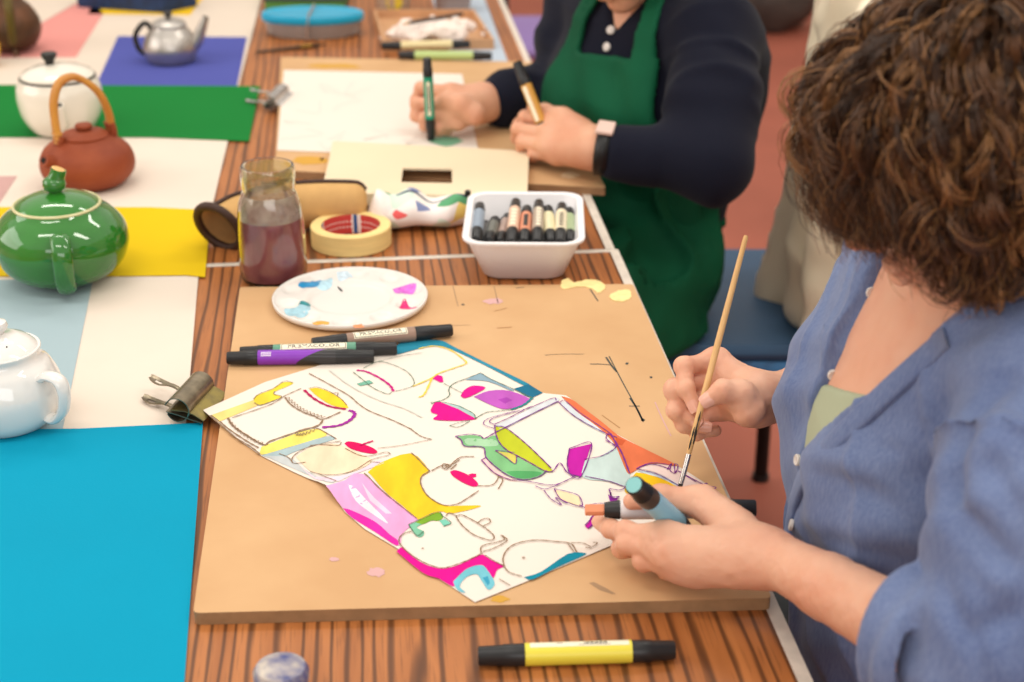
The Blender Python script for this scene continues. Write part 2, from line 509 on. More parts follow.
# ================================================================== DRAWING BOARDS
BH = 0.012
m_board = mat('hardboard', (206, 166, 122), 0.62, spec=0.3, rgb2=(196, 154, 110), vscale=7, bump=0.08, bscale=90)
m_bside = mat('hardboard_side', (150, 116, 82), 0.8, var=0.12, vscale=50)
ink = mat('ink_dark', (52, 62, 60), 0.6); ink_l = mat('smudge_lilac', (205, 160, 158), 0.7); ink_b = mat('smudge_brown', (168, 120, 72), 0.7)
ink_y = mat('smudge_ochre', (200, 150, 50), 0.7); ink_p = mat('pencil_grey', (160, 128, 96), 0.7)

def ribbon(pts, w):
    """flat stroke of width w (m) along planar points -> polygon strip verts, faces"""
    P = np.asarray(pts, float); T = np.gradient(P, axis=0); T /= np.linalg.norm(T, axis=1)[:, None] + 1e-9
    Nn = np.stack([-T[:, 1], T[:, 0], np.zeros(len(P))], 1)
    ww = w if not np.isscalar(w) else np.full(len(P), w)
    A = P + Nn * (np.asarray(ww) / 2)[:, None]; B = P - Nn * (np.asarray(ww) / 2)[:, None]
    V = np.concatenate([A, B]); n = len(P)
    return V, [(i + n, i + n + 1, i + 1, i) for i in range(n - 1)]
def rounded_board(px, h, r):
    C = [q2(J(x, y, h)) for x, y in px]; out = []
    n = len(C)
    for i in range(n):
        p, a, c = C[i], C[i - 1], C[(i + 1) % n]
        u = (a - p) / np.linalg.norm(a - p); w = (c - p) / np.linalg.norm(c - p)
        for t in np.linspace(0, 1, 5):
            A, B = p + u * r, p + w * r
            out.append((1 - t) ** 2 * A + 2 * t * (1 - t) * p + t * t * B)
    return out
def board(label, px, marks=None):
    P = rounded_board(px, BH, .006)
    b = MB(); b.prism(P, TZ + .0002, TZ + BH, 0, 1)
    o = tag(b.build('drawing_board', [m_board, m_bside], smooth=False), label, 'drawing board', 'tan drawing boards on the tables')
    return o
bd1 = board('near tan hardboard drawing board under the colourful teapot drawing and paint plate', [(193, 613), (772, 598), (633, 284), (240, 287)])
bd2 = board('far tan drawing board under the pencil sketch of the person in the green apron', [(275, 170), (606, 188), (540, 62), (281, 57)])
def marks_on(parent, name, items, h):
    b = MB(); mats = []
    for m, kind, pts, w in items:
        if m not in mats: mats.append(m)
        P = [J(x, y, h) for x, y in pts]
        if kind == 'L': V, F = ribbon(bez(P, 6 * len(P)), w)
        else: V = P; F = [tuple(range(len(P)))]
        b.add(V, F, mats.index(m))
    return tag(b.build(name, mats, parent, smooth=False), kind='stuff')
def blot(cx, cy, rx, ry, seed, n=16, jag=.3):
    r_ = random.Random(seed)
    return [(cx + rx * math.cos(2 * math.pi * k / n) * (1 + r_.uniform(-jag, jag)), cy - ry * math.sin(2 * math.pi * k / n) * (1 + r_.uniform(-jag, jag))) for k in range(n)]
items = [(ink, 'L', [(609, 356), (622, 381), (634, 403), (643, 421)], .0012), (ink, 'L', [(590, 364), (600, 364), (612, 365)], .0016),
         (ink, 'L', [(606, 357), (612, 366), (617, 372)], .0022), (ink, 'L', [(630, 398), (636, 407), (643, 421)], .0022), (ink, 'L', [(629, 406), (640, 406)], .0014),
         (ink, 'P', blot(627, 363.5, 1.6, 1.2, 1), 0), (ink, 'P', blot(643, 420, 1.8, 1.6, 2), 0), (ink, 'L', [(545, 355), (562, 354), (584, 354)], .0007),
         (ink_p, 'L', [(453, 286), (458, 306)], .0011), (ink_p, 'L', [(494, 286), (498, 303)], .0011), (ink, 'P', blot(463, 304.5, 1.6, .8, 3), 0),
         (ink, 'L', [(590, 289), (598, 301)], .0015), (ink_l, 'P', blot(494, 301, 10, 3, 4), 0), (ink_b, 'L', [(494, 311), (507, 308)], .0014),
         (ink, 'L', [(516, 288), (524, 287)], .0012), (ink_p, 'L', [(470, 325), (420, 326)], .0008),
         (ink_p, 'P', [(589, 583), (594, 582), (606, 588), (616, 594), (612, 594), (600, 590)], 0), (ink_y, 'P', blot(500, 599, 9, 3.2, 6), 0), (ink_l, 'P', blot(376, 572, 9, 5, 7), 0),
         (ink_l, 'P', blot(334, 559, 6, 2, 8), 0), 
         (ink_l, 'L', [(655, 402), (662, 418), (671, 436)], .0014), (ink_b, 'L', [(602, 415), (620, 428)], .0012), (ink_l, 'P', blot(540, 540, 6, 3, 12), 0),
         (ink, 'P', blot(651, 377, 1.4, 1.0, 13), 0), (ink_b, 'L', [(497, 328), (512, 327)], .002)]
marks_on(bd1, 'marks', items, BH + .0003)

# ================================================================== THE DRAWING
PH = BH + 0.0012
cl0, cl1 = q2(J(330, 492, PH)), q2(J(556, 403, PH))
def paper_z(P):
    """height of the folded sheet: a soft lift along the crease, strongest at its left end"""
    d = cl1 - cl0; L = np.linalg.norm(d); d = d / L; nrm = np.array([-d[1], d[0]])
    q = P[:, :2] - cl0; t = q @ d / L; s = q @ nrm
    return 0.0035 * np.exp(-(s / .022) ** 2) * np.exp(-np.clip(t, -1, 2) * 3.0) * (t > -1) + 0.0018 * np.exp(-(s / .02) ** 2)
outline = [(203, 410), (232, 397), (265, 382), (330, 362), (395, 347), (418, 341), (436, 341), (470, 357), (510, 378), (542, 393), (566, 397),
           (590, 413), (613, 432), (650, 452), (685, 470), (719, 492), (690, 506), (640, 533), (612, 545), (560, 567), (520, 584), (475, 602), (440, 579), (397, 548), (365, 529), (345, 512), (331, 493), (318, 483), (292, 471),
           (262, 456), (235, 437)]
import bmesh
def drape(V2, F, h):
    """subdivide planar polygons and lay them on the sheet"""
    bm = bmesh.new()
    vs = [bm.verts.new(tuple(v)) for v in V2]
    for f in F:
        try: bm.faces.new([vs[i] for i in f])
        except ValueError: pass
    bmesh.ops.triangulate(bm, faces=bm.faces[:])
    for _ in range(6):
        e = [x for x in bm.edges if x.calc_length() > .0075]
        if not e: break
        bmesh.ops.subdivide_edges(bm, edges=e, cuts=1)
        bmesh.ops.triangulate(bm, faces=[f for f in bm.faces if len(f.verts) > 3])
    bm.verts.index_update()
    V = np.array([v.co[:] for v in bm.verts]); Fo = [tuple(v.index for v in f.verts) for f in bm.faces]
    V[:, 2] = TZ + h + paper_z(V)
    # keep every face looking up
    Fo = [f if np.cross(V[f[1]] - V[f[0]], V[f[2]] - V[f[0]])[2] > 0 else f[::-1] for f in Fo]
    bm.free(); return V, Fo
m_sheet = mat('drawing_paper', (226, 215, 204), 0.8, spec=0.2, bump=0.05, bscale=500)
V, F = drape([J(x, y, PH) for x, y in outline], [tuple(range(len(outline)))], PH)
nV = len(V)
b = MB(); b.add(V, F, 0)
b.add(V - np.array([0, 0, .0005]), [f[::-1] for f in F], 0)
drawing = tag(b.build('drawing', [m_sheet], smooth=True, auto=None), 'folded white sheet with colourful marker drawings of teapots on the near drawing board', 'drawing')

art = []    # (rgb, 'P' or width px, full-frame px points)
def A(ox, oy, s, pts): return [(ox + x / s, oy + y / s) for x, y in pts]
a1 = lambda *p: A(200, 370, 6.82, p); a2 = lambda *p: A(290, 330, 6.82, p); a3 = lambda *p: A(410, 340, 6.82, p)
a4 = lambda *p: A(310, 430, 6.82, p); a5 = lambda *p: A(380, 510, 6.82, p); a6 = lambda *p: A(480, 500, 6.82, p)
a7 = lambda *p: A(450, 390, 6.82, p); a8 = lambda *p: A(590, 420, 6.82, p); a9 = lambda *p: A(450, 380, 3.41, p)
def fill(rgb, pts): art.append((rgb, 'P', pts))
def line(rgb, pts, w=1.0): art.append((rgb, w, pts))
BR = (150, 122, 96); PU = (126, 44, 140); GR = (92, 124, 102); YE = (246, 214, 84)
# fills
fill((246, 216, 132), a1((75, 310), (370, 205), (392, 245), (190, 330), (130, 355)))
fill((238, 214, 62), a1((365, 195), (400, 170), (500, 130), (570, 85), (635, 90), (600, 112), (520, 145), (500, 165), (555, 185), (480, 220), (410, 242), (375, 228)))
fill((244, 224, 112), a1((420, 525), (640, 440), (700, 420), (800, 405), (862, 450), (600, 530), (420, 580)))
fill((172, 192, 196), a1((420, 584), (600, 532), (862, 455), (915, 475), (700, 540), (570, 600), (585, 650), (500, 612)))
fill((200, 204, 204), [(264, 456), (290, 458), (305, 470), (334, 486), (328, 486), (316, 479), (294, 469)])
fill((236, 212, 226), [(300, 466), (312, 476), (340, 479), (362, 472), (376, 463), (384, 466), (350, 480), (337, 486), (315, 480)])
fill((248, 222, 190), [(296, 457), (310, 448), (330, 444), (345, 447), (360, 454), (372, 461), (365, 469), (350, 475), (330, 476), (312, 472), (303, 465)])
fill((246, 210, 48), a1((745, 130), (800, 124), (880, 150), (960, 200), (1000, 240), (1004, 262), (900, 242), (800, 182)))
fill((222, 0, 92), a4((235, 95), (260, 80), (330, 90), (420, 120), (460, 152), (430, 166), (340, 150), (270, 125)))
fill((248, 204, 36), [(368, 476), (382, 465), (410, 456), (429, 471), (422, 477), (421, 484), (426, 494), (434, 501), (445, 506), (462, 506), (481, 506), (470, 510), (450, 514), (440, 512), (418, 520)])
fill((240, 168, 216), [(326, 491), (345, 485), (363, 478), (417, 519), (410, 527), (402, 535), (399, 546), (380, 535), (352, 515), (342, 508)])
fill((250, 234, 240), [(348, 489), (357, 492), (380, 514), (388, 524), (375, 516), (356, 502)])
fill((250, 210, 232), [(362, 486), (374, 498), (392, 514), (386, 514), (370, 501)])
fill((236, 40, 168), [(343, 509), (352, 511), (375, 522), (390, 535), (398, 541), (396, 546), (376, 533), (352, 518)])
fill((234, 0, 146), a5((112, 285), (155, 255), (210, 310), (300, 370), (400, 400), (470, 395), (540, 375), (680, 310), (715, 315), (770, 350), (845, 385), (800, 410), (775, 465), (740, 440), (690, 380), (600, 400), (520, 470), (500, 525), (400, 470), (290, 430)))
fill((120, 198, 214), a5((500, 490), (540, 450), (600, 400), (690, 378), (730, 410), (780, 490), (770, 530), (735, 545), (690, 480), (660, 440), (600, 455), (560, 490), (545, 530), (585, 565), (540, 555), (510, 520)))
fill((60, 160, 192), a5((700, 465), (735, 455), (750, 500), (735, 520)))
fill((128, 196, 164), a5((195, 105), (240, 85), (300, 60), (320, 85), (250, 120), (300, 150), (290, 182), (250, 182)))
fill((128, 176, 48), a5((240, 85), (390, 20), (430, 50), (400, 76), (350, 75), (290, 100)))
fill((124, 204, 180), a5((405, 75), (445, 65), (485, 95), (435, 115)))
fill((0, 134, 160), a6((300, 530), (420, 490), (600, 370), (715, 365), (700, 385), (520, 465), (360, 545)))
fill((226, 0, 108), a7((0, 560), (40, 550), (120, 580), (180, 625), (190, 655), (150, 660), (80, 630), (20, 590)))
fill((226, 0, 108), a7((125, 580), (150, 572), (178, 575), (178, 595), (150, 600)))
fill((246, 208, 204), a7((215, 485), (245, 470), (300, 530), (380, 590), (460, 620), (400, 617), (300, 572)))
fill((130, 192, 132), a7((40, 335), (130, 325), (205, 330), (235, 345), (310, 320), (345, 370), (400, 425), (460, 460), (560, 515), (655, 555), (620, 590), (540, 615), (460, 610), (380, 580), (300, 520), (245, 465), (235, 410), (200, 395), (100, 395), (75, 360)))
fill((170, 212, 172), a7((90, 345), (200, 345), (300, 345), (330, 380), (250, 390), (120, 385)))
fill((84, 168, 100), a7((380, 560), (460, 555), (600, 560), (620, 580), (540, 605), (450, 602)))
fill((196, 204, 40), a7((310, 265), (370, 270), (440, 310), (520, 375), (600, 450), (690, 540), (695, 560), (640, 555), (560, 510), (470, 460), (400, 425), (340, 370), (312, 310)))
fill((214, 204, 96), a7((310, 420), (430, 435), (455, 455), (445, 508), (380, 465)))
fill((220, 224, 228), a7((310, 255), (420, 205), (700, 72), (735, 95), (560, 180), (370, 275)))
fill((214, 222, 228), a7((750, 105), (785, 95), (900, 175), (1023, 260), (1075, 300), (1060, 305), (900, 220)))
fill((196, 20, 164), a7((815, 405), (965, 370), (895, 595), (820, 580), (800, 500)))
fill((198, 218, 214), [(585, 461), (600, 457), (617, 448), (627, 468), (630, 474), (627, 487), (609, 482), (583, 478)])
fill((226, 118, 76), [(561, 398), (575, 403), (600, 421), (612, 431), (622, 438), (650, 452), (676, 465), (671, 466), (655, 464), (645, 466), (637, 470), (632, 473), (627, 473), (618, 452), (612, 441), (597, 427), (575, 411)])
fill((206, 92, 52), [(616, 438), (626, 441), (622, 446), (615, 445)])
fill((248, 196, 20), [(636, 473), (649, 475), (663, 480), (679, 487), (679, 493), (660, 495), (630, 495), (625, 488)])
fill((248, 222, 214), [(638, 469), (652, 465), (669, 466), (684, 473), (716, 491), (708, 495), (693, 490), (684, 488), (663, 476), (649, 471)])
fill((206, 220, 228), [(637, 471), (650, 472), (664, 477), (682, 487), (679, 488), (662, 479), (648, 475)])
fill((202, 6, 162), a6((715, 180), (745, 150), (780, 95), (800, 100), (850, 180), (780, 175), (740, 200)))
fill((248, 224, 182), a9((355, 375), (400, 385), (440, 400), (445, 433), (380, 410)))
fill((150, 30, 160), [(608, 495), (613, 498), (618, 499), (616, 503), (610, 502)])
fill((40, 138, 166), a3((-110, 60), (-60, 20), (0, 8), (200, 5), (300, 50), (550, 175), (810, 303), (780, 315), (550, 195), (280, 65), (170, 42), (60, 62), (-110, 105)))
fill((24, 110, 142), a3((810, 305), (905, 365), (830, 402), (780, 380), (710, 335)))
fill((142, 172, 188), a3((380, 275), (480, 230), (540, 265), (700, 340), (680, 345), (530, 285)))
fill((192, 92, 192), a3((435, 390), (540, 350), (680, 350), (822, 410), (780, 445), (660, 480), (560, 450)))
fill((172, 66, 178), a3((600, 410), (660, 395), (700, 415), (650, 440)))
fill((226, 8, 142), a3((345, 385), (370, 345), (430, 315), (515, 328), (440, 375), (375, 400)))
fill((236, 0, 140), a3((140, 480), (170, 430), (220, 430), (320, 470), (440, 530), (440, 548), (300, 555), (160, 545), (190, 515), (150, 500)))
fill((232, 8, 142), a3((145, 260), (180, 240), (220, 250), (228, 290), (205, 292)))
fill((122, 182, 160), a2((455, 370), (540, 345), (570, 365), (480, 385)))
fill((176, 204, 200), a3((215, 430), (340, 450), (440, 510), (445, 540), (330, 475)))
# lines
line((186, 0, 88), a1((710, 140), (780, 200), (880, 250), (995, 272)), 2.8)
line((166, 40, 160), a2((220, 668), (330, 655), (400, 625), (440, 585), (430, 560), (400, 552)), 3.6)
line((214, 0, 100), a4((340, 108), (430, 78)), 2.2)
line((206, 20, 132), a2((455, 278), (520, 287), (610, 330), (680, 380), (706, 422)), 2.6)
line((40, 134, 140), a3((835, 400), (780, 450), (690, 487)), 3)
line(YE, a3((60, 62), (170, 45), (280, 75), (370, 140), (380, 165), (300, 195), (200, 230), (145, 265), (20, 320)), 1.8)
line(YE, a3((150, 265), (100, 370), (60, 395)), 2.0)
line(GR, a3((145, 440), (180, 425), (230, 410), (270, 380), (265, 340), (300, 300), (390, 265), (485, 228)), 1)
line(GR, a3((140, 430), (220, 428), (330, 455), (430, 505), (447, 545)), .9)
line(GR, a3((440, 545), (520, 500), (600, 492), (690, 487)), 1)
line(GR, a3((270, 590), (330, 602), (410, 560)), .9); line(GR, a3((270, 590), (330, 570), (410, 558)), .7)
line(GR, a3((230, 300), (355, 365)), .7); line(GR, a3((485, 232), (560, 275), (720, 345), (840, 405)), 1)
line(GR, a2((430, 290), (500, 345), (560, 395), (660, 440), (695, 428)), .9)
line(GR, a2((500, 265), (600, 220), (700, 240), (800, 290), (845, 350), (830, 390), (720, 422)), .8); line(GR, a2((600, 220), (760, 180), (900, 160)), .6)
line((214, 214, 206), a2((270, 280), (420, 390), (600, 480), (780, 540), (900, 600)), 1.4)
line(BR, a2((130, 300), (260, 370), (400, 450), (470, 510), (550, 560), (700, 620), (830, 682)), 1.2)
line(BR, a4((690, 0), (760, 50), (830, 75)), 1.1); line(BR, a4((830, 75), (640, 110), (460, 130)), .8)
line(BR, a1((65, 315), (130, 370), (250, 470), (350, 530), (410, 580)), 1.5)
line(BR, a1((135, 355), (200, 410), (320, 490), (400, 535)), 1.6); line(BR, a1((75, 312), (130, 352)), 1)
line(BR, a1((190, 330), (230, 390), (320, 450), (400, 500), (450, 515), (480, 490), (640, 435), (800, 385), (840, 345)), 2.0)
line(BR, a1((220, 330), (480, 240), (580, 180), (690, 130)), 1); line(BR, a1((580, 190), (620, 240), (700, 290), (780, 320), (840, 340), (960, 290)), 1.5)
line(BR, a1((640, 435), (700, 410), (790, 400), (880, 445), (930, 475)), 1.1); line(BR, a1((740, 130), (800, 122), (880, 150), (960, 200), (1002, 245)), .8)
line(BR, a1((365, 205), (400, 170), (500, 130), (575, 82), (635, 90)), .9); line(BR, a1((370, 228), (410, 244), (480, 222), (558, 188), (505, 170), (510, 150)), .9)
line(BR, a1((900, 165), (940, 160), (935, 185)), .9)
line(BR, a1((540, 575), (600, 600), (628, 632)), .9); line(BR, a1((960, 490), (820, 512), (730, 535), (640, 590), (635, 640), (720, 635)), 1)
line(BR, a4((0, 110), (80, 105), (190, 110), (215, 90)), 1); line(BR, a4((0, 290), (100, 315), (220, 320), (320, 285), (420, 215), (540, 185)), .9)
line(BR, a4((240, 130), (330, 175), (400, 185), (520, 160), (550, 180)), .9); line(BR, a4((60, 305), (180, 380)), .9); line(BR, a4((410, 230), (480, 245)), .9)
line(BR, a4((370, 325), (540, 460), (730, 610)), 1.2); line(BR, a4((690, 178), (815, 285)), 1.1)
line(BR, a4((820, 285), (765, 320), (755, 370), (790, 440), (850, 490), (920, 520), (1000, 512), (1060, 480), (1150, 420)), 1.2)
line(BR, a4((1020, 210), (970, 240), (900, 250), (830, 285)), 1.2); line(BR, a4((900, 260), (930, 275), (950, 250), (910, 238)), 1); line(BR, a4((960, 275), (1000, 240)), 1.4)
line(BR, a7((0, 530), (30, 495), (80, 465), (165, 460)), 1.2); line(BR, a7((190, 660), (290, 652), (330, 600), (310, 575)), 1.1); line(BR, a7((330, 680), (360, 620), (330, 590)), 1.1)
line(BR, a5((215, 150), (150, 175), (130, 215), (150, 255), (210, 310), (300, 365), (400, 400), (470, 395), (560, 365), (650, 325), (700, 300)), 1.1)
line(BR, a5((450, 45), (475, 25), (520, 45), (560, 40), (640, 80), (665, 95), (720, 130), (775, 180), (770, 208), (730, 208), (640, 175), (570, 120), (530, 70), (520, 45)), 1.1)
line(BR, a5((665, 95), (700, 70), (740, 65), (752, 90), (705, 115)), 1.0); line(BR, a5((690, 300), (690, 260), (730, 240), (800, 225), (850, 205), (825, 178)), 1.1)
line(BR, a5((700, 290), (780, 265), (865, 215), (835, 180)), 1.0); line(BR, a5((285, 267), (298, 269)), 1.6); line(BR, a5((715, 315), (780, 355), (845, 388)), .9)
line(BR, a6((165, 460), (158, 400), (190, 340), (260, 300), (380, 280), (520, 290), (620, 305), (660, 362)), 1.2); line(BR, a6((165, 460), (200, 500), (285, 528)), 1.0)
line(BR, a6((600, 305), (640, 360)), 1.0); line(BR, a6((620, 298), (700, 300), (760, 325), (800, 300), (770, 295)), .9); line(BR, a6((720, 330), (760, 335)), .9); line(BR, a6((288, 400), (308, 400)), 2.0); line(BR, a6((130, 545), (205, 590)), .9)
line(GR, a5((195, 105), (240, 85), (390, 20), (430, 50), (485, 95), (435, 115)), .8); line(GR, a5((195, 105), (250, 180), (300, 150)), .8)
line(PU, a7((40, 335), (130, 323), (205, 330), (235, 345), (300, 310), (370, 275), (560, 180), (735, 95)), 1.1)
line(PU, a7((35, 335), (75, 360), (100, 397), (200, 395), (235, 410), (245, 465), (300, 520), (380, 580), (460, 612), (540, 615), (620, 590), (658, 555)), 1.1)
line(PU, a7((305, 260), (312, 310), (340, 370), (400, 425), (470, 460), (560, 510), (640, 555), (700, 560), (750, 505), (800, 570), (860, 590), (900, 600)), 1.1)
line(PU, a7((310, 265), (370, 270), (440, 310), (520, 375), (600, 450), (690, 540)), 1.1)
line(PU, a7((300, 255), (420, 200), (540, 135), (570, 133)), 1.1); line(PU, a7((300, 255), (270, 235), (300, 205), (420, 170), (540, 140), (700, 72), (725, 88)), 1.0)
line(PU, a7((300, 282), (240, 260), (230, 235), (270, 205), (400, 170), (470, 158)), .8)
line(PU, a7((735, 95), (820, 165), (930, 235), (1060, 300), (1140, 330)), 1.0); line(PU, a7((750, 100), (785, 92), (900, 172), (1030, 258), (1090, 300)), .9)
line(PU, a7((215, 485), (300, 570), (400, 615), (460, 622), (560, 635), (680, 655), (760, 640), (860, 590)), 1.0)
line(PU, a7((245, 468), (210, 487)), 1); line(PU, a7((310, 418), (440, 432)), .8); line(PU, a7((310, 420), (380, 465), (445, 510), (455, 450)), .9)
line(PU, a7((815, 405), (965, 370), (895, 595), (820, 580), (800, 500), (815, 405)), 1.1); line(PU, a7((915, 480), (1020, 460), (1090, 430), (1130, 390), (1060, 350)), .9)
line(PU, a7((920, 595), (1023, 615)), .9)
line(PU, a8((185, 190), (140, 100), (110, 130), (170, 185)), 1); line(PU, a8((140, 100), (215, 230), (270, 370)), 1.4); line(PU, a8((0, 398), (130, 425), (200, 450), (240, 465), (200, 485), (130, 475)), 1)
line(PU, a8((130, 480), (150, 530), (200, 530), (150, 545), (140, 500)), 1.2); line(PU, a8((315, 340), (400, 310), (480, 320), (545, 345)), 1.1); line(PU, a8((330, 330), (420, 300), (540, 312)), .9)
line(PU, a8((325, 345), (450, 375), (560, 430), (650, 485)), 1); line(PU, a8((525, 345), (555, 305), (545, 350), (580, 370), (600, 320), (575, 310), (580, 370)), 1.0); line(PU, a8((600, 355), (700, 410), (780, 450), (860, 470), (790, 490)), 1.0)
line(PU, a8((700, 460), (750, 455), (800, 440), (740, 490), (770, 510), (760, 455)), 1.1); line(PU, a8((640, 380), (720, 430)), .8)
line(PU, a9((290, 365), (330, 375), (400, 345), (430, 330)), .9); line(PU, a9((355, 375), (400, 385), (440, 400), (447, 435), (380, 412), (355, 375)), .9); line(PU, a9((320, 380), (345, 410), (380, 430), (360, 405), (400, 425)), .9); line(PU, a9((440, 430), (470, 445)), 1.0)
line(PU, a9((470, 430), (520, 425), (580, 440)), .8)
line(PU, a6((715, 180), (745, 150), (780, 95)), 1); line(PU, a6((740, 200), (780, 172), (850, 180)), 1.2)
for (x0, y0, x1, y1, nz, ax_, ay_) in ((590, 200, 845, 338, 12, 10, -14), (205, 345, 440, 505, 11, -14, 12), (650, 436, 800, 396, 7, 4, 16)):
    zz = []
    for i_ in range(nz * 2):
        f_ = i_ / (nz * 2 - 1); sg = 1 if i_ % 2 else 0
        zz.append((x0 + (x1 - x0) * f_ + ax_ * sg + 14 * math.sin(f_ * math.pi) * (-1 if ax_ > 0 else -1), y0 + (y1 - y0) * f_ + ay_ * sg + 18 * math.sin(f_ * math.pi)))
    line(BR, a1(*zz), .8)
for cx_, cy_, rr_ in ((918, 255, 16), (935, 252, 10)):
    line(BR, a4(*[(cx_ + rr_ * math.cos(a_), cy_ + rr_ * .9 * math.sin(a_)) for a_ in np.linspace(0, 6.4, 10)]), .9)
m_art = {}; b = MB(); mats = []; k = 0
for rgb, kind, pts in art:
    key = 'ink_%02x%02x%02x' % rgb
    if key not in m_art:
        fillm = kind == 'P'
        m_art[key] = mat(key, tuple(int(c_ * .93) for c_ in rgb), 0.75, spec=0.2, var=0.10 if fillm else 0.0, vscale=45, stretch=(1, .35, 1) if fillm else None); mats.append(m_art[key])
    mi = mats.index(m_art[key]); k += 1
    h = PH + 0.00040 + k * 0.000007
    if kind == 'P':
        P = np.array([J(x, y, PH) for x, y in pts])
        Pc = np.vstack([P, P[:1]]); P = bez(Pc, 3 * len(Pc))[:-1] if len(pts) > 5 else P
        V, F = drape(P, [tuple(range(len(P)))], h)
    else:
        P = bez([J(x, y, PH) for x, y in pts], 6 * len(pts))
        w = 1.22 * kind / 1000.0 * (0.85 + 0.25 * np.sin(np.arange(len(P)) * 1.7))
        V, F = ribbon(P, w); V, F = drape(V, F, h + .0001)
    b.add(V, F, mi)
o = b.build('marker_picture', mats, drawing, smooth=True, auto=None)

# ================================================================== MARKERS
m_black = mat('black_plastic', (34, 34, 36), 0.38, spec=0.45)
m_blk2 = mat('smoke_plastic', (46, 44, 46), 0.30, spec=0.5)
m_plate = mat('label_cream', (238, 230, 205), 0.5); m_plate_d = mat('label_dark', (58, 52, 50), 0.5)
TXT = text_mesh('PRISMACOLOR', 1.0)
TXT = (np.concatenate([TXT[0] + np.array([dx, 0, 0]) for dx in (-.022, 0, .022)]), [tuple(i + q * len(TXT[0]) for i in f) for q in range(3) for f in TXT[1]])
def cyl_text(txt_vf, size, R, xc, zoff=0.0, stretch=1.0):
    """wrap flat lettering round a barrel lying along x; letters read along +x on the +z side"""
    V, F = txt_vf; V = V.copy() * size; V[:, 0] *= stretch
    a = V[:, 1] / R + zoff
    W_ = np.stack([V[:, 0] + xc, np.sin(a) * R * 1.0, np.cos(a) * R], 1)
    return W_, F
def marker(label, a, bpt, rgb, R=.0083, group=None, lettering=False, cap_end=None, cap2=.24, cap1=.24, style='plain', roll=0.0, up=(0, -.45, 1), band=None, tip=None, grp=None, code=False):
    """double ended art marker from a to b (world)"""
    a = np.asarray(a, float); bpt = np.asarray(bpt, float); L = np.linalg.norm(bpt - a)
    Rm = frame_x(a, bpt, up)
    if roll:
        c, s = math.cos(roll), math.sin(roll); Rm = Rm @ np.array([[1, 0, 0], [0, c, -s], [0, s, c]])
    t = thing('marker_pen', label, 'marker pen', a, group)
    t.rotation_euler = Matrix(Rm.tolist()).to_euler()
    RX = np.array([[0, 0, 1], [0, 1, 0], [-1, 0, 0]], float)       # z axis -> x axis
    mb_ = mat('barrel_%02x%02x%02x' % tuple(rgb), rgb, 0.35, spec=0.5)
    x1, x2 = L * cap1, L * (1 - cap2)
    m = MB(); m.lathe([(0, x1 - .004), (R * .86, x1 - .004), (R * .86, x1), (R, x1 + .0004), (R, x2 - .0004), (R * .86, x2), (R * .86, x2 + .004), (0, x2 + .004)], n=28, R=RX)
    barrel = m.build('barrel', mb_, t, local=True)
    def cap(x0, xe, name='cap'):
        d = 1 if xe > x0 else -1; w = abs(xe - x0)
        pr = [(0, 0.0), (R * .97, 0.0), (R * .99, .001), (R * .96, w * .45), (R * .90, w * .47), (R * .84, w * .97), (R * .74, w), (0, w)]
        q = MB(); q.lathe([(r, x0 + d * z) for r, z in (pr if d > 0 else pr[::-1])], n=28, R=RX)
        return q.build(name, m_black, t, local=True)
    if tip is None: cap(x1, 0.0)
    c2 = cap(x2, L)
    if cap_end is not None:
        q = MB(); q.lathe([(0, L - .0002), (R * .62, L - .0002), (R * .62, L + .0008), (0, L + .0008)], n=24, R=RX)
        tag(q.build('colour_plug', mat('plug_%02x%02x%02x' % tuple(cap_end), cap_end, .4), c2, local=True), 'coloured end of the cap')
    if tip is not None:
        q = MB(); q.lathe([(R * .80, x1), (R * .98, x1 - .001), (R * .74, .016), (0, .016)][::-1], n=28, R=RX); q.build('nib_holder', m_black, t, local=True)
        q = MB(); q.box((.008, 0, 0), (.018, R * 1.05, R * .8), bev=.0015)
        tag(q.build('nib', mat('nib_%02x%02x%02x' % tuple(tip), tip, .7), t, local=True), 'chisel nib in the ink colour')
    def patch(x0, x1_, a0, a1_, rr, n=10):
        V = []; F = []
        for i in range(n + 1):
            an = a0 + (a1_ - a0) * i / n
            for x in (x0, x1_): V.append((x, math.sin(an) * rr, math.cos(an) * rr))
        for i in range(n): F.append((2 * i, 2 * i + 1, 2 * i + 3, 2 * i + 2))
        return V, F
    if lettering:
        xa, xb = x1 + L * .05, x2 - L * .06
        q = MB(); V, F = patch(xa, xb, -.62, .62, R * 1.012); q.add(V, [f[::-1] for f in F], 0)
        for (p0, p1, b0, b1) in ((xa + .0012, xb - .0012, .44, .52), (xa + .0012, xb - .0012, -.52, -.44), (xa + .0010, xa + .0017, -.5, .5), (xb - .0017, xb - .001, -.5, .5)):
            V, F = patch(p0, p1, b0, b1, R * 1.02); q.add(V, [f[::-1] for f in F], 1)
        V, F = cyl_text(TXT, R * .78, R * 1.026, (xa + xb) / 2, 0.0, (xb - xa) * .86 / (R * .78 * 7.3))
        q.add(V, F, 1)
        q.build('label', [m_plate, m_plate_d], barrel, local=True, auto=None)
    if style == 'slant':       # violet body sliding under a long dark cap
        q = MB(); V = []; F = []
        n = 20
        for i in range(n + 1):
            an = -math.pi * .9 + 2 * math.pi * .9 * i / n
            V += [(x2 - L * .04 - L * .22 * (0.5 - .5 * math.sin(an)), math.sin(an) * R * 1.015, math.cos(an) * R * 1.015), (x2 + .002, math.sin(an) * R * 1.015, math.cos(an) * R * 1.015)]
        for i in range(n): F.append((2 * i + 2, 2 * i + 3, 2 * i + 1, 2 * i))
        q.add(V, F); q.build('sleeve', m_blk2, t, local=True)
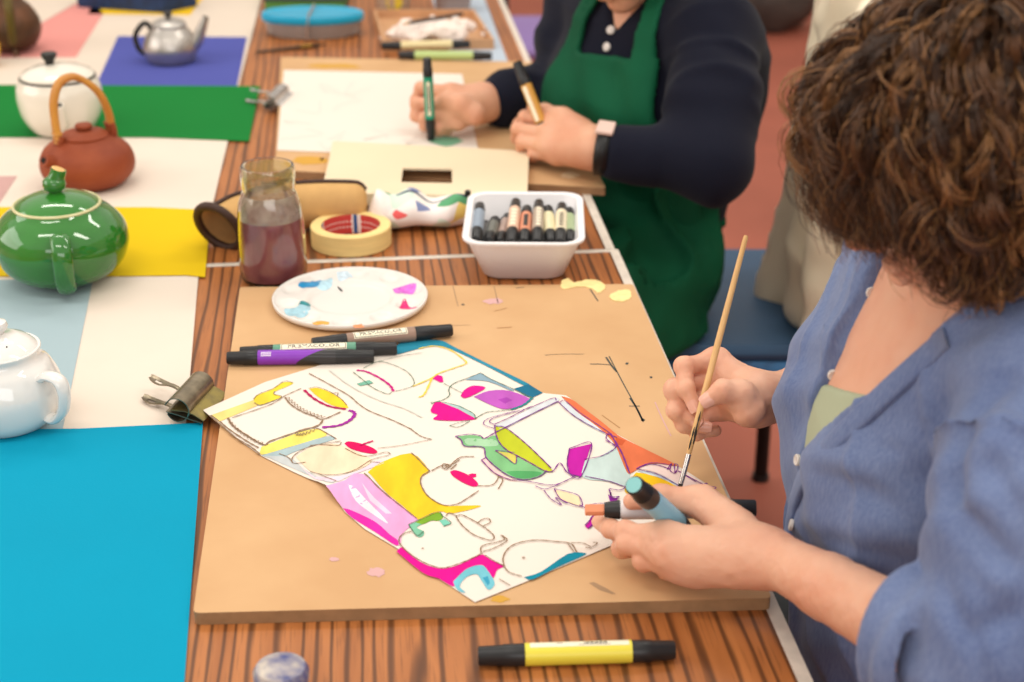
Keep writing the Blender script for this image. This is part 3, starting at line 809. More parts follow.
    if code:
        q = MB(); r_ = random.Random(3)
        for row in range(3):
            V, F = patch(x1 + L * .025, x1 + L * .095, .25 - row * .24, .25 - row * .24 + .13, R * 1.02, 3); q.add(V, [f[::-1] for f in F])
        q.build('print', mat('print_white', (226, 214, 236), .5), barrel, local=True, auto=None)
    if band is not None:
        q = MB()
        for (p0, p1, c0, c1, mi) in band:
            V, F = patch(x1 + (x2 - x1) * p0, x1 + (x2 - x1) * p1, c0, c1, R * (1.012 + .006 * mi)); q.add(V, [f[::-1] for f in F], mi)
        q.build('label', [m_plate, m_plate_d], barrel, local=True, auto=None)
    return t
h0 = BH + .0085
G1 = 'marker pens lying behind the drawing'
marker('brown grey marker with black caps lying against the paint plate', J(312, 344, h0 + .003), J(452, 330, h0), (150, 122, 106), .0085, G1, lettering=True, cap1=.24, cap2=.27)
marker('dull green marker between the violet marker and the brown grey one', J(240, 353, h0), J(397, 348, h0), (92, 146, 122), .0084, G1, lettering=True, cap1=.21, cap2=.26)
marker('violet marker with long dark cap, nearest to the drawing', J(227, 358, h0), J(374, 356, h0), (128, 48, 178), .0084, G1, style='slant', cap1=.21, cap2=.27, code=True, up=(0, -.9, 1))
marker('yellow marker with black caps lying on the bare wood in front of the drawing board', J(478, 656, .0088), J(675, 650, .0088), (226, 214, 72), .0092, None, cap1=.235, cap2=.22, up=(0, -.25, 1),
       band=[(.05, .97, -.1, .62, 0)] + [(.30 + .012 * i, .306 + .012 * i, .28, .5, 1) for i in range(5)] + [(.55 + .014 * i, .556 + .014 * i + .004 * (i % 3), .2, .48, 1) for i in range(16)] + [(.5, .8, .04, .1, 1)])

# ================================================================== PAINT PLATE
def plate():
    c = J(350.5, 303, BH); s = scale_at(350, 303, BH); R = 77.5 / s
    t = thing('paint_plate', 'round white plastic palette plate with dabs of blue, pink and orange paint', 'palette', c)
    wells = [(0.80 * R * math.cos(2 * math.pi * k / 10 + .3), .80 * R * math.sin(2 * math.pi * k / 10 + .3)) for k in range(10)]
    nr, na = 60, 160
    V = []; F = []
    def zf(x, y):
        r = math.hypot(x, y) / R
        z = .0085
        z += .0035 * min(1, max(0, (r - .95) / .05)) if r < .985 else .0035 * max(0, (1.0 - r) / .015) * .5 + .0015
        z -= .0050 / (1 + math.exp((r - .53) * 60))
        for wx, wy in wells:
            d = math.hypot(x - wx, y - wy) / (.155 * R)
            if d < 1.15: z -= .0055 * max(0, 1 - d ** 2.6) if d < 1 else 0
        return z
    V.append((0, 0, zf(0, 0)))
    for i in range(1, nr + 1):
        r = R * i / nr
        for k in range(na):
            a = 2 * math.pi * k / na; x, y = r * math.cos(a), r * math.sin(a); V.append((x, y, zf(x, y)))
    for k in range(na): F.append((0, 1 + k, 1 + (k + 1) % na))
    for i in range(nr - 1):
        for k in range(na):
            p = 1 + i * na + k; q = 1 + i * na + (k + 1) % na
            F.append((p, p + na, q + na, q))
    nb = len(V)
    for r, z in ((R * .985, .004), (R * .72, .001), (R * .7, 0.0004), (0.001, 0.0004)):
        for k in range(na):
            a = 2 * math.pi * k / na; V.append((r * math.cos(a), r * math.sin(a), z))
    prev = 1 + (nr - 1) * na
    for i in range(4):
        cur = nb + i * na
        for k in range(na): F.append((prev + k, cur + k, cur + (k + 1) % na, prev + (k + 1) % na))
        prev = cur
    mesh_obj('dish', np.array(V), F, mat('white_plastic', (220, 214, 208), .35, spec=.5), t, local=True)
    def dab(pxs, rgb, name, lift=.0006):
        P = np.array([J(x, y, BH + .0075) - c for x, y in pxs]); P = np.vstack([P, P[:1]]); P = bez(P, 4 * len(P))[:-1]
        cc = P.mean(0); V = []; F = []; m = len(P); K = 5
        for i in range(K + 1):
            f = 1 - i / K
            for p in P:
                x, y = cc[:2] + (p[:2] - cc[:2]) * f
                V.append((x, y, zf(x, y) + lift * (.6 + .6 * (1 - f))))
        for i in range(K):
            for k in range(m): F.append((i * m + k, i * m + (k + 1) % m, (i + 1) * m + (k + 1) % m, (i + 1) * m + k))
        if sum(P[i][0] * P[(i + 1) % m][1] - P[(i + 1) % m][0] * P[i][1] for i in range(m)) < 0: F = [f[::-1] for f in F]
        return mesh_obj('paint_dab', np.array(V), F, mat(name, rgb, .35, spec=.5, var=.15, vscale=120), t, local=True)
    pl = lambda *p: A(240, 260, 4.655, p)
    pale = mat('wash_blue', (176, 208, 220), .4)
    dab(pl((380, 80), (425, 85), (430, 110), (400, 128), (360, 130), (350, 110)), (172, 208, 222), 'wash_blue2', .0004)
    dab(pl((270, 120), (285, 105), (320, 110), (355, 85), (380, 82), (375, 110), (355, 128), (310, 132)), (28, 132, 184), 'dab_blue')
    dab(pl((450, 60), (500, 55), (525, 65), (500, 90), (460, 100)), (196, 214, 226), 'wash_pale', .0004)
    dab(pl((205, 235), (240, 215), (280, 210), (325, 220), (320, 245), (270, 262), (220, 262)), (160, 200, 214), 'wash_teal', .0005)
    dab(pl((270, 205), (290, 195), (325, 205), (325, 220), (290, 212)), (26, 130, 138), 'dab_teal', .0009)
    dab(pl((330, 300), (370, 288), (415, 295), (400, 310), (350, 312)), (232, 160, 60), 'dab_orange')
    dab(pl((525, 318), (560, 312), (580, 322), (540, 326)), (226, 140, 90), 'dab_peach')
    dab(pl((710, 140), (750, 128), (810, 112), (820, 125), (790, 152), (730, 160)), (206, 100, 200), 'dab_violet')
    dab(pl((740, 215), (765, 185), (790, 205), (820, 210), (815, 222), (770, 226)), (206, 0, 104), 'dab_crimson')
    dab(pl((452, 112), (462, 114), (478, 130), (470, 133), (460, 124)), (40, 40, 44), 'dab_black')
plate()

# ================================================================== JAR
def jar():
    c = J(274.5, 279, 0); s = scale_at(272, 279); e = math.cos(PITCH - math.atan(67 / FPX))
    k = 1 / (s * e); r = lambda x: x / s * 1.03
    k *= .97
    t = thing('glass_jar', 'glass jar half full of murky purple paint water', 'jar', c)
    g = mat('jar_glass', (244, 244, 236), .03, spec=.5, trans=1.0, ior=1.45)
    out = [(0, 0.0006), (r(26), 0.0006), (r(31), 4 * k), (r(32.6), 14 * k), (r(32.4), 30 * k), (r(31.4), 62 * k), (r(29.6), 78 * k), (r(26), 87 * k), (r(24.6), 91 * k), (r(25.6), 95 * k), (r(26), 104 * k), (r(25.6), 112 * k), (r(24.6), 114 * k)]
    inn = [(max(0, a - .0022), z + (.003 if i < 3 else 0)) for i, (a, z) in enumerate(out)]
    m = MB(); m.lathe(out + inn[::-1], c, 56); m.build('glass', g, t)
    li = mat('paint_water', (172, 100, 112), .12, spec=.4, rgb2=(140, 76, 92), vscale=25, stretch=(1, 1, .4))
    m = MB(); prof = [(0, inn[0][1] + .0002)] + [(max(.001, a - .0001), z + .0002) for a, z in inn[1:5]]
    top = 64 * k; prof = [p for p in prof if p[1] < top] + [(r(31.3) - .0024, top), (0, top)]
    m.lathe(prof, c, 56); m.build('water', li, t)
    # residue clinging above the water
    film = mat('residue', (222, 212, 204), .6, rgb2=(168, 146, 138), vscale=45, alpha=.72)
    m = MB(); m.lathe([(r(31.3) - .0026, 64 * k), (r(29.5) - .0026, 78 * k), (r(26) - .0026, 87 * k)], c, 56); m.build('residue', film, t)
    film2 = mat('rim_stain', (196, 178, 40), .5, rgb2=(190, 176, 160), vscale=40, alpha=.4)
    m = MB(); m.lathe([(r(25) - .0026, 94 * k), (r(25.8) - .0026, 104 * k), (r(25.4) - .0026, 112 * k)], c, 56); m.build('rim_stain', film2, t)
jar()

# ================================================================== MASKING TAPE
def tape():
    c = J(351.5, 243.5, 0); s = scale_at(351, 243); R = 40 / s; ri = 29.5 / s; H = 19 / (s * .93)
    t = thing('masking_tape', 'roll of cream masking tape with a red and blue striped core', 'tape', c)
    m = MB(); m.lathe([(ri, .0005), (R - .001, .0005), (R, .0015), (R, H - .001), (R - .001, H), (ri, H), (ri, .0005)], c, 64)
    m.build('tape_roll', mat('masking_tape', (232, 204, 136), .6, var=.06, vscale=200, stretch=(.1, .1, 1)), t)
    red = mat('core_red', (206, 72, 66), .5); blu = mat('core_blue', (44, 92, 150), .5); wh = mat('core_white', (236, 226, 216), .5)
    m = MB(); n = 96
    for i in range(n):
        a0, a1_ = 2 * math.pi * i / n, 2 * math.pi * (i + 1) / n
        ph = (i + 2) % 24
        mi = 1 if ph in (0, 1) else (2 if ph in (2, 22, 23) else 0)
        rr = [ri - .0012, ri - .0012]
        zs = [.0005, H * .32, H * .40, H * .60, H * .68, H]
        for q in range(5):
            mj = mi if (mi or q % 2 == 0) else (2 if i % 2 else 0)
            m.add([(c[0] + rr[0] * math.cos(a), c[1] + rr[0] * math.sin(a), TZ + z) for z in zs[q:q + 2] for a in (a0, a1_)], [(1, 0, 2, 3)], mj)
    m.build('core', [red, blu, wh], t)
tape()

# ================================================================== PLASTIC TUB AND ITS PENS
def rrect(w, d, r, n=6):
    out = []
    for cx, cy, a0 in ((w / 2 - r, d / 2 - r, 0), (-w / 2 + r, d / 2 - r, 90), (-w / 2 + r, -d / 2 + r, 180), (w / 2 - r, -d / 2 + r, 270)):
        for k in range(n + 1):
            a = math.radians(a0 + 90 * k / n); out.append((cx + r * math.cos(a), cy + r * math.sin(a)))
    return out
def loft(mb, rings, mi=0, cap0=True, cap1=True):
    n = len(rings[0]); base = len(mb.V)
    for r_ in rings: mb.V += [tuple(map(float, p)) for p in r_]
    for i in range(len(rings) - 1):
        for k in range(n):
            mb.F.append((base + i * n + k, base + i * n + (k + 1) % n, base + (i + 1) * n + (k + 1) % n, base + (i + 1) * n + k)); mb.M.append(mi)
    if cap0: mb.F.append(tuple(base + k for k in range(n))[::-1]); mb.M.append(mi)
    if cap1: mb.F.append(tuple(base + (len(rings) - 1) * n + k for k in range(n))); mb.M.append(mi)
TH = .060
tf_l, tf_r, tb_l, tb_r = J(461, 243, TH), J(585, 244, TH), J(471, 190, TH), J(581, 193, TH)
tc = (tf_l + tf_r + tb_l + tb_r) / 4
tw = np.linalg.norm(tf_r - tf_l); td = np.linalg.norm((tb_l + tb_r) / 2 - (tf_l + tf_r) / 2)
ta = math.atan2(*((tf_r - tf_l)[1::-1])) if False else math.atan2((tf_r - tf_l)[1], (tf_r - tf_l)[0])
TR = rot_z(ta)
def tub():
    t = thing('storage_tub', 'white plastic tub full of marker pens behind the drawing board', 'tub', (tc[0], tc[1], TZ), rot=(0, 0, ta))
    def ring(w, d, z, r): return [(x, y, z) for x, y in rrect(w, d, r)]
    w1, d1 = tw - .012, td - .012; w0, d0 = w1 - .038, d1 - .038
    R_ = [ring(w0 - .012, d0 - .012, .0005, .02), ring(w0, d0, .004, .022), ring(w1 - .002, d1 - .002, TH - .010, .024), ring(w1, d1, TH - .003, .024), ring(tw, td, TH - .004, .028), ring(tw + .001, td + .001, TH - .001, .028), ring(tw - .001, td - .001, TH, .027),
          ring(w1 - .004, d1 - .004, TH - .001, .022), ring(w0 - .004, d0 - .004, .006, .02), ring(w0 - .014, d0 - .014, .003, .016)]
    m = MB(); loft(m, R_); m.build('tub_body', mat('tub_plastic', (232, 230, 232), .4, spec=.4, sss=0.0), t, local=True)
tub()
GT = 'marker pens in the white tub'
def tubpen(label, xf, yf, xb, yb, rgb, hf=.048, hb=.050, **kw):
    a = J(xf, yf, hf); bb = J(xb, yb, hb); d = (bb - a) / np.linalg.norm(bb - a)
    L = min(np.linalg.norm(bb - a), .158)
    return marker(label, a, a + d * L, rgb, .0078, GT, cap1=.27, cap2=.22, **kw)
tubpen('slate blue marker against the left side of the tub', 476, 241, 480, 206, (142, 156, 172))
tubpen('dark grey marker second from the left side of the tub', 489, 242, 495, 220, (106, 106, 100), .040, .042)
tubpen('mauve grey marker lying low between grey and peach ones in the tub', 500, 243, 508, 217, (170, 146, 136), .036, .038)
tubpen('peach marker with spotted print, longest one near the middle of the tub', 511, 243, 516, 202, (224, 186, 160), .05, .054, band=[(.1 + .16 * i, .2 + .16 * i, -.5, .5, 0) for i in range(5)])
tubpen('coral marker with a dark window beside the spotted peach one', 524, 243, 527, 209, (214, 142, 112), .048, .05, band=[(.15, .8, -.35, .35, 1)])
tubpen('taupe marker with pale print, right of the coral one in the tub', 537, 243, 539, 203, (172, 156, 140), .05, .054, band=[(.08 + .15 * i, .17 + .15 * i, -.5, .3, 0) for i in range(6)])
tubpen('pale cream plain marker left of the lettered cream one in the tub', 551, 243, 548, 209, (224, 214, 176), .046, .05)
tubpen('cream marker with a column of dark lettering in the tub', 560, 243, 562, 206, (230, 216, 186), .05, .053, band=[(.1 + .09 * i, .15 + .09 * i, -.35, .3, 1) for i in range(8)])
tubpen('sage green marker against the right side of the tub', 570, 243, 569, 211, (166, 182, 142), .044, .047)
for i in range(6):
    x = 482 + 16 * i
    marker('dark marker at the bottom of the tub beneath the others', J(x, 244, .022), J(x + 3, 222, .022), (90, 86, 84), .0075, 'bottom layer of pens in the tub')

# ================================================================== TORN TAPE
def torn(label, px, seed):
    r_ = random.Random(seed); P = [J(x + r_.uniform(-.7, .7), y + r_.uniform(-.5, .5), BH) for x, y in px]
    P = np.vstack([P, P[:1]]); P = bez(P, 4 * len(P))[:-1]
    P[:, :2] += np.array([[r_.uniform(-.0009, .0009), r_.uniform(-.0012, .0012)] for _ in P])
    b = MB(); b.prism([p[:2] for p in P], TZ + BH + .0002, TZ + BH + .0009)
    return tag(b.build('torn_tape', mat('torn_tape', (238, 216, 150), .8, var=.08, vscale=90), smooth=False), label, 'tape scrap', 'scraps of masking tape on the board')
torn('long torn scrap of yellowish tape in front of the tub', [(561, 282), (568, 279), (574, 283), (585, 280), (597, 281), (605, 286), (604, 291), (598, 293), (590, 288), (578, 287), (566, 289), (561, 287)], 4)
torn('small torn scrap of yellowish tape at the corner of the board', [(609, 297), (614, 292), (623, 290), (630, 291), (631, 297), (626, 301), (616, 302)], 5)

# ================================================================== BULLDOG CLIPS
def clip(label, a, bb, rgb, R=.0145, hl=.052, stain=True, tilt=.0, rough=.3):
    """body axis a->b on the table; jaws on the right, levers on the left"""
    a = np.asarray(a, float); bb = np.asarray(bb, float); L = np.linalg.norm(bb - a)
    ang = math.atan2(bb[1] - a[1], bb[0] - a[0])
    t = thing('bulldog_clip', label, 'clip', (a[0], a[1], a[2]), 'bulldog clips', rot=(0, 0, ang))
    met = mat('clip_%02x%02x%02x' % tuple(rgb), rgb, rough, metal=.85, var=.25, vscale=60)
    dirty = mat('clip_jaw', (146, 130, 70), .45, metal=.5, rgb2=(92, 82, 64), vscale=45)
    # local: x along the body, -y toward jaws (right of the axis), +y levers
    cz = R + .002
    def strip(pts, th, x0, x1, mi=0):
        P = np.array(pts); T = np.gradient(P, axis=0); T /= np.linalg.norm(T, axis=1)[:, None]
        Nn = np.stack([-T[:, 1], T[:, 0]], 1); A_, B_ = P + Nn * th / 2, P - Nn * th / 2
        V = []; n = len(P)
        for x in (x0, x1):
            V += [(x, p[0], p[1]) for p in A_] + [(x, p[0], p[1]) for p in B_]
        F = []
        for i in range(n - 1):
            F += [(i, i + 1, 2 * n + i + 1, 2 * n + i), (n + i + 1, n + i, 3 * n + i, 3 * n + i + 1), (i + 1, i, n + i, n + i + 1), (2 * n + i, 2 * n + i + 1, 3 * n + i + 1, 3 * n + i)]
        F += [(0, 2 * n, 3 * n, n), (n - 1, 2 * n - 1, 4 * n - 1, 3 * n - 1)]
        return V, F
    arc_u = [(R * math.cos(x), cz + R * math.sin(x)) for x in np.linspace(math.radians(165), math.radians(-12), 22)]
    top = [(-(p[0]) if False else p[0], p[1]) for p in arc_u]
    # upper half: an arched sheet, its front edge bent flat into the upper jaw
    up_ = [(-math.cos(x) * R, cz + R * math.sin(x)) for x in np.linspace(math.radians(-15), math.radians(150), 22)]
    up_ = [(-y_, z_) for y_, z_ in up_]
    m = MB(); V, F = strip([(R * math.cos(x), cz + R * math.sin(x)) for x in np.linspace(math.radians(200), math.radians(20), 20)][::-1], .0009, 0, L); m.add(V, F)
    m.build('spring_body', met, t, local=True)
    m = MB(); V, F = strip([(R * .9 * math.cos(x), cz - .001 + R * .92 * math.sin(x)) for x in np.linspace(math.radians(185), math.radians(340), 16)], .0009, .001, L - .001); m.add(V, F)
    V, F = strip([(R * .95, cz - R * .25), (0, cz - R * .42), (-R * 1.0, cz - R * .7), (-R * 1.9, cz - R * .92)], .0009, .001, L - .001, ); m.add(V, F)
    m.build('lower_jaw', met, t, local=True)
    m = MB(); V, F = strip([(R * .55, cz - R * .05), (-R * .6, cz - R * .05), (-R * 1.3, cz - R * .25), (-R * 2.1, cz - R * .72)], .001, .001, L - .001); m.add(V, F)
    tag(m.build('upper_jaw', dirty if stain else met, t, local=True), 'jaw plate with paint stains' if stain else None)
    for up_side in (1, -1):
        ax = L * (.60 if up_side > 0 else .28)
        yaw = math.radians(38); d = np.array([-math.sin(yaw) * -1 * 0 + .0, 1.0])
        m = MB(); w = .011
        rows = []; ns = 14
        zz0 = cz + (R * -.05 if up_side > 0 else -R * .75)
        for i in range(ns + 1):
            f = i / ns; y = R * .6 + hl * f
            ww = w * (.5 if f < .45 else .5 + .55 * math.sin(min(1, (f - .45) / .55) * math.pi * .82))
            if f > .93: ww *= .72
            z = zz0 + (.002 * f if up_side > 0 else -.002 * f) + .002 * math.sin(f * 6)
            rows.append((y, ww * .6, z))
        V = []; F = []
        for y, ww, z in rows:
            xo = ax + (y - R * .6) * .55
            for sx in (-1, -.35, .35, 1):
                V.append((xo + sx * ww, y, z + (.0012 if abs(sx) > .9 else 0))); 
        nV = len(V); V += [(x, y, z - .0011) for x, y, z in V]
        for i in range(ns):
            for k in range(3):
                hole = k == 1 and 9 <= i <= 11
                if hole: continue
                p = i * 4 + k
                F.append((p, p + 4, p + 5, p + 1)); F.append((nV + p + 1, nV + p + 5, nV + p + 4, nV + p))
            for k in (0, 3):
                p = i * 4 + k
                q = (p, nV + p, nV + p + 4, p + 4); F.append(q if k == 0 else q[::-1])
        for k in range(3): F.append((k, k + 1, nV + k + 1, nV + k)); F.append((ns * 4 + k + 1, ns * 4 + k, nV + ns * 4 + k, nV + ns * 4 + k + 1))
        m.add(V, F); m.build('lever', met, t, local=True)
    return t
clip('large paint stained bulldog clip at the tip of the drawing', J(178, 424, .003), J(203, 396, .003), (140, 128, 108), R=.0135)
clip('silver bulldog clip holding the green paper at the far board', J(269, 111, .004), J(283, 98, .004), (196, 192, 190), .012, .05, stain=False, rough=.25)

# ================================================================== PENCIL CASES, FOLDER
def tan_case():
    a, bb = J(232, 222, .034), J(366, 208, .034)
    t = thing('glasses_case', 'tan soft case with dark brown piping and open left end behind the jar', 'case', J(300, 232, 0))
    ax = (bb - a); L = np.linalg.norm(ax); ax /= L; side = np.array([-ax[1], ax[0], 0]); side /= np.linalg.norm(side); up = np.array([0, 0, 1.])
    tan = mat('tan_felt', (206, 164, 108), .9, spec=.1, var=.06, vscale=30, bump=.1, bscale=300); trim = mat('brown_piping', (62, 38, 28), .6)
    n = 28
    spine = bez([J(219, 227, .034), J(238, 217, .034), J(280, 208, .034), J(325, 204, .034), J(367, 203, .034)], 60)
    fs = list(np.linspace(0, .93, 22)) + [.95, .97, .985, 1.0]
    def safe(f, grow=0):
        x = f * (len(spine) - 1); i = min(int(x), len(spine) - 2); cz = spine[i] + (spine[i + 1] - spine[i]) * (x - i)
        tg = spine[min(i + 2, len(spine) - 1)] - spine[max(i - 2, 0)]; tg[2] = 0; tg /= np.linalg.norm(tg); sd = np.array([-tg[1], tg[0], 0])
        w = .026 + .004 * math.sin(f * 3.0); h = .0285 + .004 * math.sin(f * 3.1); g_ = max(0, 1 - f * 4) ** 1.5; w += .004 * g_; h += .0045 * g_
        if f > .93: q = math.sqrt(max(0.01, 1 - ((f - .93) / .07) ** 2)); w *= q; h *= .45 + .55 * q
        slant = max(0, 1 - f * 3) ** 2
        return np.array([cz + sd * (w + grow) * math.cos(x) + up * (h + grow) * math.sin(x) + tg * (-.016 * math.sin(x) * slant) for x in np.linspace(0, 2 * math.pi, n, endpoint=False)])
    outer = [safe(f) for f in fs]; inner = [safe(f, -.003) for f in fs[:14]][::-1]
    m = MB(); loft(m, inner + outer, cap0=True, cap1=True); m.build('case_body', tan, t)
    m = MB(); m.tube(safe(0, .001), .0058, 10, closed=True); m.build('opening_trim', trim, t)
    k0 = n // 4
    seam = np.array([safe(f, .001)[k0] for f in np.linspace(.02, .995, 40)])
    m = MB(); m.tube(seam, .0032, 8); m.build('piping', trim, t)
    mid = safe(.55, .0008); m = MB(); m.tube(mid, .0030, 8, closed=True); m.build('piping', trim, t)
tan_case()
def fabric_mat(name):
    m = bpy.data.materials.new(name); m.use_nodes = True; nt = m.node_tree; N = nt.nodes; L = nt.links; b_ = N['Principled BSDF']
    t = N.new('ShaderNodeTexCoord'); v = N.new('ShaderNodeTexVoronoi'); v.inputs['Scale'].default_value = 40
    mp = N.new('ShaderNodeMapping'); mp.inputs['Rotation'].default_value = (.3, .4, .5); mp.inputs['Scale'].default_value = (1, .7, 1.3)
    L.new(t.outputs['Object'], mp.inputs['Vector']); L.new(mp.outputs['Vector'], v.inputs['Vector'])
    r = N.new('ShaderNodeValToRGB'); r.color_ramp.interpolation = 'CONSTANT'
    cols = [(0, (236, 226, 222)), (.30, (206, 222, 208)), (.42, (84, 156, 108)), (.56, (240, 232, 226)), (.70, (226, 92, 92)), (.77, (238, 230, 222)), (.86, (236, 208, 116)), (.95, (120, 130, 170))]
    e = r.color_ramp.elements; e[0].position = 0; e[0].color = s2l(cols[0][1]); e[1].position = cols[1][0]; e[1].color = s2l(cols[1][1])
    for p, c in cols[2:]: k = e.new(p); k.color = s2l(c)
    s = N.new('ShaderNodeSeparateColor'); L.new(v.outputs['Color'], s.inputs['Color']); L.new(s.outputs['Red'], r.inputs['Fac']); L.new(r.outputs['Color'], b_.inputs['Base Color'])
    b_.inputs['Roughness'].default_value = .75
    return m
def pouch():
    m_ = fabric_mat('patchwork_cotton')
    a, bb = J(366, 212, .022), J(468, 209, .022); ax = bb - a; L = np.linalg.norm(ax); ax /= L
    side = np.array([-ax[1], ax[0], 0]); up = np.array([0, 0, 1.]); n = 40
    t = thing('fabric_pouch', 'white cotton pouch with green, yellow and red pattern beside the tub', 'pouch', J(415, 228, 0))
    rings = []
    for f in np.linspace(0, 1, 40):
        h = (.026 if f < .25 else .026 - .010 * (f - .25) / .75) * min(1, .35 + f * 6); h *= 1 + .12 * math.sin(f * 17)
        if f > .8: h *= 1 + .5 * (f - .8) / .2
        w = .034 * min(1, .4 + f * 4) * (1 if f < .8 else 1 - .75 * (f - .8) / .2)
        cz = a + ax * L * f; cz[2] = TZ + h * .92 + .001
        rings.append([cz + side * w * math.cos(x) + up * h * (math.sin(x) * (1 + .10 * math.sin(3 * x + f * 9))) * (.9 if math.sin(x) < 0 else 1) for x in np.linspace(0, 2 * math.pi, n, endpoint=False)])
    m = MB(); loft(m, rings); m.build('pouch_body', m_, t)
    zp = np.array([rings[i][n // 4] for i in range(12, 40)]) + np.array([0, -.004, -.001])
    m = MB(); m.tube(zp, .0018, 8); tag(m.build('zip', mat('zip_navy', (60, 66, 96), .6), t), 'dark blue zip along the top')
    m = MB(); e = zp[-1]; m.lathe([(0, 0), (.004, .001), (.0042, .007), (0, .009)], e, 14); m.build('zip_end', m_black, t)
pouch()
def folder():
    h = .030
    out = [(333, 141), (529, 151), (527, 189), (527, 196), (420, 196), (321, 193)]; hole = [(403, 168), (452, 169), (452, 183), (401, 182)]
    m_ = mat('manila_card', (226, 208, 176), .7, var=.02, vscale=8)
    t = thing('card_box', 'flat cream card box lid with a rectangular slot, lying behind the tub', 'box', J(425, 185, .012))
    O = [q2(J(x, y, h)) for x, y in (out[0], out[1], out[3], out[5])]; H = [q2(J(x, y, h)) for x, y in hole]
    m = MB()
    for z0, z1 in ((TZ + h - .003, TZ + h),):
        V = [(p[0], p[1], z1) for p in O + H] + [(p[0], p[1], z0) for p in O + H]; F = []
        for i in range(4):
            j = (i + 1) % 4
            f = (i, j, 4 + j, 4 + i)
            F += [f[::-1], tuple(8 + k for k in f)]
            F += [(i, j, 8 + j, 8 + i), (4 + j, 4 + i, 12 + i, 12 + j)]
        m.add(V, F)
    m.build('lid_panel', m_, t, smooth=False)
    s_ = MB()
    for i in range(4):
        j = (i + 1) % 4; c_ = sum(O) / 4
        I0, I1 = c_ + (O[i] - c_) * .985, c_ + (O[j] - c_) * .985
        s_.prism([O[i], O[j], I1, I0], TZ + .0125, TZ + h - .003)
    s_.build('lid_side', m_, t, smooth=False)
folder()
# the far sketch
sk = sheet('sketch', 'white sheet with a faint pencil sketch and a green patch on the far drawing board', 'drawing', [(277, 150), (480, 158), (462, 74), (284, 70)], BH + .001, m_sheet)
pg = mat('pencil_faint', (214, 204, 196), .8); gp = mat('green_wash', (116, 172, 140), .7)
r_ = random.Random(5); its = [(gp, 'P', blot(446, 141, 16, 5, 2, jag=.15), 0)]
for k in range(14):
    x0, y0 = r_.uniform(292, 420), r_.uniform(80, 145)
    its.append((pg, 'L', [(x0, y0), (x0 + r_.uniform(-25, 25), y0 + r_.uniform(-8, 8)), (x0 + r_.uniform(-30, 30), y0 + r_.uniform(-12, 12))], .0022))
marks_on(sk, 'pencil_lines', its, BH + .0013)
marks_on(bd2, 'marks', [(ink_y, 'P', blot(335, 66, 26, 2.2, 3), 0), (ink_y, 'P', blot(310, 160, 22, 4, 8), 0), (ink, 'P', blot(322, 159, 2.5, 1.2, 4), 0), (mat('chip_white', (226, 200, 160), .7), 'P', blot(570, 175, 9, 3, 6), 0)], BH + .0003)
# ================================================================== ROOM WALLS
m_wall = mat('wall_paint', (226, 216, 200), 0.8, spec=0.2, var=0.02, vscale=2)
for nm, c, d in (('wall_left', (-4.45, 3, 1.45), (.1, 11, 2.9)), ('wall_right', (4.45, 3, 1.45), (.1, 11, 2.9)), ('wall_back', (0, 8.45, 1.45), (9, .1, 2.9)), ('wall_front', (0, -2.45, 1.45), (9, .1, 2.9))):
    b = MB(); b.box(c, d); tag(b.build(nm, m_wall, smooth=False), kind='structure')
m_trim = mat('skirting', (150, 140, 128), .5)
b = MB(); b.box((0, 8.38, .06), (8.8, .03, .12)); tag(b.build('baseboard_back', m_trim, smooth=False), kind='structure')

# ================================================================== TEAPOTS
def px_lathe(cx, cy):
    c = J(cx, cy, .0005 if True else 0); s = scale_at(cx, cy); e = math.cos(PITCH + math.atan((cy - 341) / FPX))
    return c, 1 / s, 1 / (s * e)
def strap(mb, pts, w, th, up, n=12, mi=0):
    """rectangular-ish rounded strap handle"""
    P = bez(pts, 36); mb.tube(P, th, n, mi, flat=w / th, up=up)

